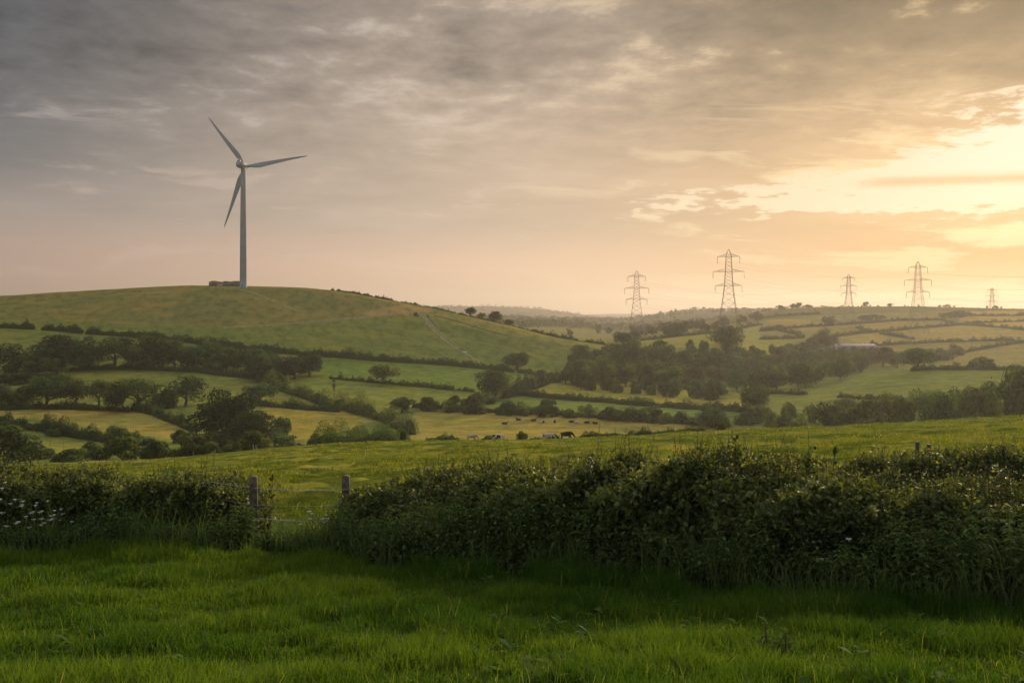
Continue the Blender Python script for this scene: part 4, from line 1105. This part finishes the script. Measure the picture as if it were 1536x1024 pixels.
for (u, v_, mat, lab, rz, ly) in (
    (757, 637, 'cow_black', 'leftmost dark patch in the far pasture, added as a lying cow', .2, True),  # lying cow put on a dark patch of low bush and shadow
    (778, 631, 'cow_black', 'small dark cow lying left of the far group', 2.8, True),
    (800, 632, 'cow_black', 'tiny dark cow lying just left of the far pair', .4, True),
    (815, 634, 'cow_pied', 'pied cow lying in the far pasture, left of the pair', .1, True),
    (832, 634, 'cow_black', 'dark cow facing away, right of the far pair', 1.5, True),
    (857, 634, 'cow_black', 'dark cow lying first in the right far group', .1, True),
    (866, 635, 'cow_white', 'pale cow lying second in the right far group', 3.0, True),
    (880, 635, 'cow_black', 'dark cow lying third in the right far group', .2, True),
    (893, 636, 'cow_black', 'last dark cow lying at right of the far group', 2.9, True)):
    cow(u, 0, mat, lab, rz, ly, v=v_, s=1.15)
at(783, 660, 9, 17, 'bush4', 'small dark bush on the pasture brow between the cows', Y=190)
at(604, 668, 9, 11, 'spray0', 'small brown scrubby bush alone on the near pasture edge', Y=186)
at(1082, 646, 10, 15, 'spray0', 'small scrubby bush right of the low hedge strip', Y=190)
# pale posts of the old fence along the pasture edge, posts on the right brow
for i, (u, Y, h) in enumerate(((256, 214, 1.5), (263, 214, 1.7), (276, 212, 1.5), (282, 212, 1.8), (290, 211, 1.3), (322, 208, 1.2), (380, 204, 1.6), (384, 204, 1.4))):
    p = px2w(u, Y); G = Geo(); G.tube([(0, 0, -.3), (.03, 0, h * .5), (.06 * (i % 3 - 1), 0, h)], [.11, .10, .09], 7)
    tag(link('fence_post', G.mesh('fence_post'), [M['concrete']], loc=p), 'small pale fence post along the left pasture edge below the bushes', 'fence post', 'pale posts below the left bushes')
for i, (u, Y, h) in enumerate(((1383, 150, 1.2), (1404, 150, 1.3), (1433, 150, 1.4), (1464, 150, 1.2), (1500, 150, 1.3), (1530, 150, 1.2))):
    p = px2w(u, Y); G = Geo(); G.tube([(0, 0, -.3), (0, 0, h * .5), (.05 * (i % 3 - 1), 0, h)], [.09, .085, .08], 7)
    tag(link('fence_post', G.mesh('fence_post'), [M['post']], loc=p), 'tiny fence post on the right brow of the near pasture', 'fence post', 'posts on the right pasture brow')
# ------------------------------------------------------------------ foreground hedges: sprigs of leaves on a lumpy bank
def front_hedge(name, path, depth, seed, n_sprig, shoots, leaf=.045, mat='front_leaf', frag_end=None, dens_low=1.0):
    """path rows: (u, Y of the centre line, photograph row of the top)"""
    r = np.random.default_rng(seed)
    A = np.array(path, float); X = (A[:, 0] - U0) / F * A[:, 1]; top = (V0 - A[:, 2]) / F * A[:, 1]
    d = np.r_[0, np.cumsum(np.hypot(np.diff(X), np.diff(A[:, 1])))]; L = d[-1]
    fx = lambda t: np.interp(t, d, X); fy = lambda t: np.interp(t, d, A[:, 1]); ft = lambda t: np.interp(t, d, top)
    def frame(t):
        x, y = fx(t), fy(t); dx, dy = fx(t + .05) - fx(t - .05), fy(t + .05) - fy(t - .05); l = np.hypot(dx, dy) + 1e-9
        return x, y, -dy / l, dx / l                       # centre, and the normal that points away from the camera
    def shell(t, ph, rad):
        x, y, nx, ny = frame(t); g = ground(x, y); h = np.maximum(ft(t) - g, .25)
        lump = 1 + .36 * (vnoise(t / .75, ph * 1.7, seed) - .5) * 2 + .22 * (vnoise(t / .28, ph * 4, seed + 1) - .5) * 2
        dd = depth / 2 * (1 + .25 * np.sin(ph)) * lump
        c, s = np.cos(ph), np.sin(ph)
        off_ = -np.sign(c) * np.abs(c) ** .75 * dd * rad
        hh = h * (1 + .10 * (vnoise(t / .5, t * 0, seed + 2) - .5) * 2) * (.30 * rad + .70) * .87
        z = g + np.abs(s) ** .55 * hh * (1 + .3 * (lump - 1))
        return np.c_[x + nx * off_, y + ny * off_, z], np.c_[-nx * c * 1.0, -ny * c, s]
    # solid core in the darkest leaf tone
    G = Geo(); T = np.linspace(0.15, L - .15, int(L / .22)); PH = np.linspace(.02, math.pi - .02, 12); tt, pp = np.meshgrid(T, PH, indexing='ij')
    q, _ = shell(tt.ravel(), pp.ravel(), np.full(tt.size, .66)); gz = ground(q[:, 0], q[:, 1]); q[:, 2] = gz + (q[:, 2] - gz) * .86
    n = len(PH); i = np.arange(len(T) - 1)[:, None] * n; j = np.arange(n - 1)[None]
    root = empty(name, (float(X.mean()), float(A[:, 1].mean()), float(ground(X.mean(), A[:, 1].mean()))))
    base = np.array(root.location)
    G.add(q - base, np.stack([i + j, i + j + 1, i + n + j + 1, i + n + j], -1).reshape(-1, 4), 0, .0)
    # sprigs
    t = r.uniform(0, L, n_sprig); ph = np.where(r.random(n_sprig) < .62, r.uniform(.03, 1.25, n_sprig), r.uniform(1.1, math.pi, n_sprig))
    p, nm = shell(t, ph, r.uniform(.74, 1.02, n_sprig))
    dr = unit(nm + np.array([0, 0, .45]) + r.normal(size=(n_sprig, 3)) * .55)
    ln = r.uniform(.10, .30, n_sprig)
    ts = r.uniform(0, L, shoots); pt, _ = shell(ts, r.uniform(1.0, 2.2, shoots), np.full(shoots, .95)); pt[:, 2] -= .08
    p = np.r_[p, pt]; dr = np.r_[dr, unit(np.array([0, 0, 1.3]) + r.normal(size=(shoots, 3)) * .42)]; ln = np.r_[ln, (.14 + .48 * r.random(shoots) ** 1.8) * (1 + (r.random(shoots) < .08) * .5)]
    k = 8; N = len(p); clump = vnoise(p[:, 0] / .6, p[:, 2] / .6 + p[:, 1], seed + 7)
    big = np.where(np.arange(N) >= n_sprig, .62, 1.0) * (.75 + .6 * clump)
    f = (np.arange(k) + .6) / k
    lp = p[:, None] + dr[:, None] * (ln[:, None] * f)[:, :, None] + np.array([0, 0, -.10])[None, None] * ((f ** 2)[None] * ln[:, None])[:, :, None]
    a = unit(r.normal(size=(N, k, 3)) * .9 + dr[:, None] * .5 + np.array([0, 0, -.12]))
    sz = leaf * big[:, None] * r.uniform(.6, 1.25, (N, k)) * (1.15 - .5 * f)[None]
    nn = unit(np.cross(a, unit(r.normal(size=(N, k, 3)) + 1e-3))); nn = np.where(nn[..., 2:3] < 0, -nn, nn); b = np.cross(nn, a)
    s3 = sz[..., None]
    V = np.stack([lp, lp + a * s3 * .9 + b * s3 * .55 + nn * s3 * .18, lp + a * s3 * 2.0 - nn * s3 * .15, lp + a * s3 * .9 - b * s3 * .55 + nn * s3 * .18], 2).reshape(-1, 3)
    tone = np.clip(r.normal(.40, .22, (N, k)) + (clump[:, None] - .5) * .5, 0, .86)
    lit_leaf = (np.arange(N) >= n_sprig)[:, None] & (r.random((N, k)) < .28); tone = np.where(lit_leaf, r.uniform(.8, 1.0, (N, k)), tone)  # some shoot leaves take the pale tone: caught light put into colour
    G.add(V - base, np.arange(len(V)).reshape(-1, 4), 0, np.repeat(tone.ravel(), 4))
    link('foliage', G.mesh(name + '_foliage'), [M[mat]], root)
    # stems of the shoots and bare twigs
    G = Geo(); e = p + dr * ln[:, None]; sel = np.r_[np.arange(n_sprig, N), r.choice(n_sprig, n_sprig // 6, replace=False)]
    w = unit(np.cross(dr, np.array([0.3, 1, .1]))) * .005
    V = np.stack([p - w - dr * .05, p + w - dr * .05, e + w * .4, e - w * .4], 1)[sel].reshape(-1, 3)
    G.add(V - base, np.arange(len(V)).reshape(-1, 4), 0, .4)
    for _ in range(int(L * 5)):
        t0 = r.uniform(.1, L - .1); x, y, nx, ny = frame(np.array([t0])); h = float(ft(t0) - ground(x, y)[0]); o_ = r.uniform(-.5, .5) * depth * .6
        b0 = np.array([x[0] + nx[0] * o_, y[0] + ny[0] * o_, float(ground(x, y)[0]) - .05]); m_ = b0 + np.array([r.normal() * .15, r.normal() * .15, h * .5]); c_ = m_ + np.array([r.normal() * .25, r.normal() * .2, h * .42])
        G.tube(np.array([b0, m_, c_]) - base, [.018, .012, .005], 5, cap=False)
    # canes that arch out of the mass, with larger paired leaves
    B = Geo()
    for _ in range(int(L * 9)):
        t0 = r.uniform(.1, L - .1); p0, n0 = shell(np.array([t0]), np.array([r.uniform(.7, 2.0)]), np.array([.85])); p0, n0 = p0[0], n0[0]
        sd = r.normal() * .5; ln_ = r.uniform(.4, .95); x, y, nx, ny = frame(np.array([t0])); tx, ty = -ny[0], nx[0]
        q_ = np.linspace(0, 1, 9)[:, None]; d0 = unit(np.array([n0[0] * .8 + tx * sd, n0[1] * .8 + ty * sd, 1.0]))
        pts = p0 + d0 * q_ * ln_ + np.array([n0[0] * .25, n0[1] * .25, -.62]) * q_ ** 2.2 * ln_
        G.tube(pts - base, np.linspace(.006, .002, 9), 4, cap=False)
        for m_ in range(2, 9):
            for s_ in range(3):
                a_ = unit(r.normal(size=3) * .7 + np.array([n0[0], n0[1], .1])); V, qd = leaf_quads((pts[m_] + a_ * .03)[None] - base, (np.array([0, 0, 1.0]) + r.normal(size=3) * .6)[None], leaf * r.uniform(.55, 1.0), r, .62); B.add(V, qd, 0, float(np.clip(r.normal(.62, .22), 0, .95)))
    link('stem', G.mesh(name + '_stem'), [M['twig']], root)
    link('bramble_leaves', B.mesh(name + '_bramble_leaves'), [M['front_leaf']], root)
    return root, shell, L

LH, lshell, LL = front_hedge('hedge', [(-330, 16.9, 712), (-60, 16.9, 708), (40, 16.9, 713), (120, 16.9, 714), (200, 16.9, 724), (290, 16.9, 724), (350, 16.9, 729), (378, 16.9, 738), (390, 16.9, 775)], 1.7, 301, 11500, 1100)
tag(LH, 'dark overgrown hedge left of the fenced gap, white flowers at its foot', 'hedge')
RH, rshell, RL = front_hedge('hedge', [(600, 16.9, 750), (612, 16.8, 724), (640, 16.3, 715), (690, 15.6, 709), (780, 15.0, 704), (850, 14.6, 700), (900, 14.2, 693), (960, 13.8, 685), (1030, 13.4, 684), (1100, 13.0, 689), (1170, 12.7, 700), (1235, 12.4, 710),
    (1310, 12.0, 724), (1400, 11.7, 732), (1500, 11.3, 736), (1600, 11.0, 736), (1860, 10.4, 736)], 2.0, 302, 21000, 1900)
tag(RH, 'long dense dark bramble hedge filling the right of the gap', 'hedge')
BH, bshell, BL = front_hedge('hedge', [(1180, 20.5, 716), (1235, 20.3, 704), (1290, 20.2, 690), (1330, 20, 679), (1400, 20, 674), (1480, 19.8, 673), (1560, 19.6, 672), (1760, 19, 672)], 1.5, 303, 5200, 300)
tag(BH, 'shorter darker hedge standing behind the right end of the bramble hedge', 'hedge')
# bramble mound spilling in front of the right post
MH, mshell, ML = front_hedge('bramble', [(552, 15.6, 828), (570, 15.5, 812), (595, 15.3, 782), (625, 15.1, 755), (650, 14.8, 750), (720, 14.3, 768), (800, 13.9, 785)], .9, 304, 4200, 120, leaf=.04)
tag(MH, 'bramble mound with small white flowers spilling before the right fence post', 'bramble')

def flower_dots(parent, name, pts, size, seed):
    r = np.random.default_rng(seed); G = Geo(); base = np.array(parent.location)
    for p in pts:
        for kk in range(5):
            a = kk * 1.2566 + r.uniform(0, 1); d = np.array([math.cos(a), -.35, math.sin(a)]) * size
            V, q = leaf_quads(np.array([p + d * .8 - base]), np.array([[0, -1, .5]]) + r.normal(size=(1, 3)) * .3, size * .7, r); G.add(V, q, 0, .5)
    link(name, G.mesh(name), [M['petal']], parent)
rr = np.random.default_rng(8)
pts, _ = mshell(rr.uniform(.1, ML * .62, 34), rr.uniform(.35, 1.5, 34), np.full(34, 1.04)); flower_dots(MH, 'blossom', pts, .016, 1)

# ------------------------------------------------------------------ fence across the gap
def post(u, Y, vtop, label, lean):
    p = px2w(u, Y); h = (V0 - vtop) / F * Y - p[2]
    o = empty('fence_post', p); tag(o, label, 'fence post', 'posts of the wire fence across the gap'); G = Geo()
    n = 14; zz = np.array([-.4, 0, .2, h * .5, h * .8, h - .02, h, h + .004]); rad = np.array([.072, .072, .07, .066, .065, .064, .056, .0])
    pts = np.c_[lean * zz, zz * 0, zz]; th = np.arange(n) / n * 6.283
    ring = np.stack([np.c_[pts[i, 0] + np.cos(th) * rad[i] * (1 + .05 * np.sin(th * 3 + i)), np.sin(th) * rad[i] * (1 + .05 * np.cos(th * 4)), np.full(n, zz[i])] for i in range(len(zz))])
    i = np.arange(len(zz) - 1)[:, None] * n; j = np.arange(n)[None]; j2 = (j + 1) % n
    G.add(ring.reshape(-1, 3), np.stack([i + j, i + j2, i + n + j2, i + n + j], -1).reshape(-1, 4))
    link('timber', G.mesh('post_timber', True), [M['post']], o)
    for z in (.93, .60, .32):
        G = Geo(); G.beam((-.02, -.068, h * z - .02), (-.02, -.085, h * z), .007); G.beam((-.02, -.085, h * z), (-.02, -.068, h * z + .02), .007)
        link('staple', G.mesh('post_staple'), [M['wire']], o)
    return p, h
p1, h1 = post(381.5, 15.9, 714, 'weathered round post at the left side of the gap', -.01)
p2, h2 = post(519, 16.0, 713, 'weathered round post at the right side of the gap, before the brambles', .0)
for va, vb, vc, lab in ((732, 731, 734, 'top wire of the fence strung across the gap'), (757, 756, 757, 'thin middle wire of the fence across the gap'), (777, 780, 782, 'lowest fence wire across the gap, just above the tall grass')):
    a = px2w(381.5, 15.83, va); b = px2w(519, 15.93, vc); m_ = (a + b) / 2; m_[2] -= .02
    lft = a + np.array([-.9, .5, .02]); rgt = px2w(575, 16.05, vc + 1)
    q = np.array([lft, a, a * .66 + b * .34 + [0, 0, -.016], m_, a * .3 + b * .7 + [0, 0, -.016], b, rgt])
    G = Geo(); G.tube(q, .0045 if 'middle' not in lab else .0025, 6)
    s = np.linspace(0, 1, 15)[1:-1]
    if 'middle' not in lab:
        for k_ in s:
            c_ = a + (b - a) * k_ + np.array([0, 0, -.06 * k_ * (1 - k_)]); G.beam(c_ + [-.012, -.008, -.016], c_ + [.012, .008, .016], .004); G.beam(c_ + [.012, -.008, -.016], c_ + [-.012, .008, .016], .004)
    tag(link('fence_wire', G.mesh('fence_wire'), [M['wire']]), lab, 'wire', 'wires of the fence across the gap')
def small_post(u, Y, vtop, label):
    p = px2w(u, Y); h = (V0 - vtop) / F * Y - p[2]; G = Geo(); G.tube([(0, 0, -.3), (.01, 0, h * .5), (.02, 0, h)], [.05, .046, .042], 10)
    tag(link('fence_post', G.mesh('fence_post', True), [M['post']], loc=p), label, 'fence post')
small_post(1375, 21.3, 662, 'dark post top poking above the shorter hedge at right')
small_post(1392, 21.5, 666, 'thinner post top beside the dark one above the shorter hedge')

# ------------------------------------------------------------------ grass and weeds
def blades(X, Y, h, w, var, r, lean=.5, zoff=0.0):
    n = len(X); Z = ground(X, Y) - .01 + zoff; th = r.uniform(0, 6.283, n); ph = r.uniform(0, 6.283, n); l = np.abs(r.normal(0, lean, n)) + .1
    wx, wy = np.cos(th) * w / 2, np.sin(th) * w / 2; lx, ly = np.cos(ph) * l * h, np.sin(ph) * l * h
    b = np.c_[X, Y, Z]; W = np.c_[wx, wy, wx * 0]
    m_ = b + np.c_[lx * .28, ly * .28, h * .58]; t = b + np.c_[lx, ly, h * (1 - .28 * np.minimum(l, 1.6) ** 2)]
    V = np.stack([b - W, b + W, m_ - W * .8, m_ + W * .8, t], 1).reshape(-1, 3); i = np.arange(n)[:, None] * 5
    return V, np.concatenate([i + [[0, 1, 3]], i + [[0, 3, 2]], i + [[2, 3, 4]]]), np.repeat(var, 5)

def near_grass():
    r = np.random.default_rng(12); G = Geo(); n = 330000
    Y = 5.0 + 13.0 * r.random(n) ** 1.15; X = r.uniform(-1, 1, n) * (Y * .60 + 1.3)
    cl = fbm(X / .55, Y / .75, 71, 3); pat = fbm(X / 2.6, Y / 1.8, 73, 3)
    hh = (.050 + .13 * sstep(cl, .30, .75) + .03 * sstep(pat, .45, .75)) * r.uniform(.6, 1.2, n) * (1 + .012 * (Y - 6))
    # taller, ranker and darker-toned along the foot of the hedges and in the gap
    u = U0 + F * X / Y
    foot = np.interp(u, [0, 370, 400, 500, 560, 700, 850, 1000, 1150, 1300, 1450, 1620], [16.0, 16.0, 16.6, 16.4, 15.1, 14.2, 13.3, 12.6, 11.8, 11.1, 10.5, 10.0])
    near = sstep(Y, foot - 2.8, foot - .1); hh = hh * (1 + near * (.5 + .8 * vnoise(X / .5, Y / .5, 75)))
    keep = (Y < foot + .8) & (r.random(n) < .55 + .75 * cl)
    var = np.clip(.12 + .55 * sstep(pat, .3, .75) + r.normal(0, .16, n) - near * .12, 0, .86); dry = r.random(n) < .014; var = np.where(dry, r.uniform(.9, 1, n), var)
    X, Y, hh, var = X[keep], Y[keep], hh[keep], var[keep]
    V, q, a = blades(X, Y, hh, .0055 + .0045 * r.random(len(X)) + .0004 * (Y - 6), var, r, .42); G.add(V, q, 0, a)
    n = 1500; Y = 5.4 + 9 * r.random(n) ** 1.3; X = r.uniform(-1, 1, n) * (Y * .56 + 1)        # seed stalks above the sward
    V, q, a = blades(X, Y, r.uniform(.14, .26, n), np.full(n, .003), r.uniform(.75, 1.0, n), r, .35); G.add(V, q, 0, a)
    for _ in range(150):                                                                          # broad-leaved rosettes
        y = 5.4 + 8 * r.random() ** 1.2; x = r.uniform(-1, 1) * (y * .55 + .5); z = float(ground(x, y)); m_ = 9; th = r.uniform(0, 6.283, m_)
        a_ = np.c_[np.cos(th), np.sin(th), r.uniform(.25, 1.1, m_)]; a_ = unit(a_); b_ = unit(np.cross(a_, [0, 0, 1.0])); L_ = r.uniform(.06, .15, (m_, 1)); p = np.array([[x, y, z + .02]]) + r.normal(size=(m_, 3)) * .02
        V = np.stack([p, p + a_ * L_ * .55 + b_ * L_ * .2, p + a_ * L_ + [0, 0, -.02], p + a_ * L_ * .55 - b_ * L_ * .2], 1).reshape(-1, 3); G.add(V, np.arange(len(V)).reshape(-1, 4), 0, np.repeat(r.uniform(.1, .5, m_), 4))
    o = link('grass', G.mesh('grass'), [M['grass']]); tag(o, kind='stuff')
near_grass()

def pasture_grass():
    r = np.random.default_rng(13); G = Geo(); n = 150000
    Y = np.exp(r.uniform(math.log(16.2), math.log(200), n)); X = r.uniform(-1, 1, n) * (Y * .58 + 2)
    cl = fbm(X / (.5 + Y * .02), Y / (.9 + Y * .05), 81, 4); k = sstep(cl, .40, .62)
    keep = r.random(n) < .25 + .75 * k
    X, Y, k = X[keep], Y[keep], k[keep]; n = len(X)
    h = (.04 + .13 * k) * r.uniform(.5, 1.3, n) * (1 + Y * .003); var = np.clip(r.normal(.50, .2, n) - .42 * sstep(fbm(X / 2.6, Y / 3.6, 43, 4), .50, .60) + .25 * (fbm(X / 12, Y / 20, 83) - .5), 0, .86); var = np.where(r.random(n) < .03, .97, var)
    V, q, a = blades(X, Y, h, .009 + Y * .0008, var, r, .7); G.add(V, q, 0, a)
    o = link('pasture_grass', G.mesh('pasture_grass'), [M['field_grass']]); tag(o, kind='stuff')
pasture_grass()

def undergrowth():
    """nettles, docks and goosegrass along the foot of the hedges"""
    r = np.random.default_rng(14); G = Geo()
    for u0, u1, n, hm in ((-40, 388, 1000, .62), (392, 500, 130, .40), (500, 1620, 2900, .80)):
        u = r.uniform(u0, u1, n)
        foot = np.interp(u, [0, 370, 400, 500, 560, 700, 850, 1000, 1150, 1300, 1450, 1620], [16.1, 16.1, 16.5, 15.6, 14.6, 14.2, 13.5, 12.8, 12.0, 11.3, 10.7, 10.2])
        Y = foot - r.uniform(-.35, .85, n) ; X = (u - U0) / F * Y; Z = ground(X, Y); h = hm * r.uniform(.35, 1.1, n) * (.6 + .8 * vnoise(X / .7, Y * 0, 15))
        lean = r.normal(size=(n, 2)) * .12; K = 11
        for kk in range(K):
            f = (kk + 1) / K; p = np.c_[X + lean[:, 0] * h * f, Y + lean[:, 1] * h * f, Z + h * f]
            for s in (0, 1):
                th = kk * 1.57 + s * math.pi + r.uniform(-.5, .5, n); a = np.c_[np.cos(th), np.sin(th), np.full(n, .1) - .5 * r.random(n)]; a = unit(a); b = unit(np.cross(a, [0, 0, 1.0])); up_ = np.cross(b, a)
                sz = (.100 - .05 * f) * r.uniform(.7, 1.3, (n, 1))
                V = np.stack([p, p + a * sz * .5 + b * sz * .32 + up_ * .1 * sz, p + a * sz * 1.25 - up_ * .25 * sz, p + a * sz * .5 - b * sz * .32 + up_ * .1 * sz], 1).reshape(-1, 3)
                G.add(V, np.arange(len(V)).reshape(-1, 4), 0, np.repeat(np.clip(r.normal(.4, .25, n), 0, 1), 4))
        w = np.c_[np.full(n, .004), np.zeros((n, 2))]; b0 = np.c_[X, Y, Z - .02]; t0 = np.c_[X + lean[:, 0] * h, Y + lean[:, 1] * h, Z + h]
        V = np.stack([b0 - w, b0 + w, t0 + w * .5, t0 - w * .5], 1).reshape(-1, 3); G.add(V, np.arange(len(V)).reshape(-1, 4), 0, .3)
    n = 9000; u = r.uniform(-40, 1620, n); foot = np.interp(u, [0, 370, 400, 500, 560, 700, 850, 1000, 1150, 1300, 1450, 1620], [16.1, 16.1, 16.5, 15.6, 14.6, 14.2, 13.5, 12.8, 12.0, 11.3, 10.7, 10.2])
    Y = foot - r.uniform(-.3, 1.1, n); X = (u - U0) / F * Y; V, q, a = blades(X, Y, r.uniform(.25, .75, n) * (.5 + vnoise(X / .6, Y * 0, 19)), r.uniform(.006, .012, n), np.clip(r.normal(.6, .25, n), 0, 1), r, .5); G.add(V, q, 0, a)
    o = link('undergrowth', G.mesh('undergrowth'), [M['nettle']]); tag(o, kind='stuff')
undergrowth()

def cow_parsley(u, Y, vtop, label, seed, group):
    r = np.random.default_rng(seed); p = px2w(u, Y); h = (V0 - vtop) / F * Y - p[2]
    e = empty('cow_parsley', p); tag(e, label, 'wildflower', group); G = Geo(); heads = []
    top = np.array([r.normal() * .06, r.normal() * .05, h]); mid = top * .55
    G.tube([(0, 0, -.05), tuple(mid), tuple(top)], [.007, .005, .003], 5, cap=False)
    heads.append(top)
    for _ in range(4):
        s = mid + (top - mid) * r.uniform(.05, .6); c = s + np.array([r.normal() * .14, r.normal() * .1 - .05, r.uniform(.10, .28) * h]); G.tube([s, (s + c) / 2 + [0, 0, -.02], c], [.004, .003, .002], 4, cap=False); heads.append(c)
    n = 40; f = r.uniform(.08, .6, n)[:, None]; V, q = leaf_quads(np.where(f < .55, mid * f / .55, mid + (top - mid) * (f - .55) / .45) + r.normal(size=(n, 3)) * np.array([.11, .11, .04]), r.normal(size=(n, 3)) + [0, 0, .8], .035, r); G.add(V, q, 0, np.repeat(r.random(n), 4))
    link('stem', G.mesh('parsley_stem'), [M['nettle']], e)
    for c in heads:
        G = Geo(); R = r.uniform(.018, .036)
        for kk in range(11):
            a = r.uniform(0, 6.283); q_ = R * math.sqrt(r.random()); d = c + np.array([math.cos(a) * q_, math.sin(a) * q_, .03 - q_ * q_ * 4]); G.beam(c + [0, 0, -.015], d, .0015)
            V, q = leaf_quads(d + r.normal(size=(5, 3)) * np.array([.007, .007, .002]), r.normal(size=(5, 3)) * .35 + [0, -.35, 1], .0058, r, .9); G.add(V, q, 0, .5)
        link('umbel', G.mesh('parsley_umbel'), [M['petal']], e)
cp = 'cow parsley at the foot of the left hedge'
for i, (u, Y, v, lab) in enumerate(((18, 15.7, 724, 'tallest cow parsley at the left edge of the left hedge'), (4, 15.6, 752, 'cow parsley cut by the left frame edge'), (34, 15.6, 760, 'cow parsley just right below the tallest one'),
        (50, 15.6, 757, 'middle cow parsley of the left clump'), (70, 15.7, 753, 'white cow parsley near the right of the clump'), (86, 15.6, 768, 'last cow parsley on the right of the left clump'), (20, 15.4, 784, 'low cow parsley in front of the left clump'), (60, 15.4, 780, 'low cow parsley before the middle of the clump'))):
    cow_parsley(u, Y, v, lab, 400 + i, cp)
for i, (u, Y, v, lab) in enumerate(((472, 15.6, 771, 'white flowered weed at the right of the fenced gap'), (482, 15.5, 776, 'second white flowered weed beside the brambles'), (1293, 11.0, 797, 'single white flower head low on the right hedge'), (1236, 11.2, 836, 'small white flower low in front of the right hedge'), (1524, 10.2, 872, 'small white flower at the foot of the hedge near the right edge'))):
    cow_parsley(u, Y, v, lab, 420 + i, 'scattered white flowers by the hedge')

def weed(u, Y, vtop, label, seed, n=3, name='dock_plant', spread=.10, leafsz=.030, mat='front_leaf'):
    """upright dock or thistle: thin stalks, each with short side sprays of small leaves"""
    r = np.random.default_rng(seed); p = px2w(u, Y); H = (V0 - vtop) / F * Y - p[2]; e = empty(name, p); tag(e, label, 'weed')
    for k_ in range(n):
        G = Geo(); B = Geo()
        b = np.array([r.normal() * spread, r.normal() * spread * .6, -.03]) * (k_ > 0); h = H * (1 if k_ == 0 else r.uniform(.45, .9)); top = b + np.array([r.normal() * .05, r.normal() * .05, h]); G.tube([b, (b + top) / 2 + r.normal(size=3) * .012, top], [.010, .008, .004], 5, cap=False)
        for q in range(15):
            f = r.uniform(.2, 1); c = b + (top - b) * f; d = c + np.array([r.normal() * .04, r.normal() * .04, r.uniform(.02, .07)])
            V, qd = leaf_quads(c + (d - c) * r.random((6, 1)) + r.normal(size=(6, 3)) * .006, r.normal(size=(6, 3)), leafsz, r); B.add(V, qd, 0, np.repeat(r.random(6) * .5, 4))
        st = link('stem', G.mesh('weed_stem', True), [M['twig']], e); link('foliage', B.mesh('weed_foliage'), [M[mat]], st)
weed(1150, 6.95, 934, 'dark dead dock stalks standing in the foreground grass', 501, 7, spread=.10, leafsz=.009, mat='nettle')
weed(1180, 7.0, 942, 'shorter dark dock stalks right of the tall ones in the grass', 502, 5, spread=.08, leafsz=.009, mat='nettle')
weed(1219, 12.6, 645, 'tall thin weed stem rising above the right hedge', 503, 1, name='tall_weed')
weed(1241, 12.6, 670, 'shorter weed stem beside the tall one above the hedge', 504, 1, name='tall_weed')
weed(1100, 13.0, 652, 'leafy shoot rising from the highest part of the hedge', 505, 2, name='tall_weed')
weed(940, 13.9, 655, 'leafy shoot at the left shoulder of the high hedge part', 506, 2, name='tall_weed')
weed(400, 15.9, 715, 'leaning leafy weed beside the left post', 507, 4, name='tall_weed', spread=.14)

# ------------------------------------------------------------------ evening haze: one closed box of even air
def haze():
    m, t, out = new_mat('evening_air'); v = t.node('ShaderNodeVolumePrincipled')
    v.inputs['Color'].default_value = HAZE_COL; v.inputs['Density'].default_value = HAZE_D; v.inputs['Anisotropy'].default_value = HAZE_G
    t.L.new(v.outputs[0], out.inputs['Volume'])
    z0, z1 = ZMIN - 1, 150.0; G = Geo(); G.box((0, 4900, (z0 + z1) / 2), (33000, 10400, z1 - z0))
    o = link('haze', G.mesh('haze'), [m]); tag(o, kind='stuff')
HAZE_COL, HAZE_D, HAZE_G = (.40, .37, .355, 1), .00013, .50
haze()
# ------------------------------------------------------------------ sun, camera, render settings
sl = bpy.data.lights.new('sun', 'SUN'); sl.energy = 4.0; sl.angle = math.radians(18); sl.color = (1.0, .82, .54)
so = bpy.data.objects.new('sun', sl); COL.objects.link(so); so.location = (60, 100, 120)
so.rotation_euler = SUN.to_track_quat('Z', 'Y').to_euler()
cam = bpy.data.cameras.new('camera'); co = bpy.data.objects.new('camera', cam); COL.objects.link(co)
cam.sensor_width = 36; cam.lens = 36 * F / 1536; cam.shift_y = -(512 - V0) / 1536
cam.clip_start = .1; cam.clip_end = 40000
co.location = (0, 0, 0); co.rotation_euler = (math.pi / 2, 0, 0)
SC.camera = co
SC.render.engine = 'CYCLES'
SC.cycles.use_denoising = True
SC.cycles.max_bounces = 6; SC.cycles.diffuse_bounces = 2; SC.cycles.glossy_bounces = 2; SC.cycles.transmission_bounces = 3
SC.cycles.volume_bounces = 0; SC.cycles.transparent_max_bounces = 4
SC.cycles.caustics_reflective = False; SC.cycles.caustics_refractive = False
SC.view_settings.view_transform = 'Standard'; SC.view_settings.look = 'None'
SC.view_settings.exposure = 1.08; SC.view_settings.gamma = 1.0
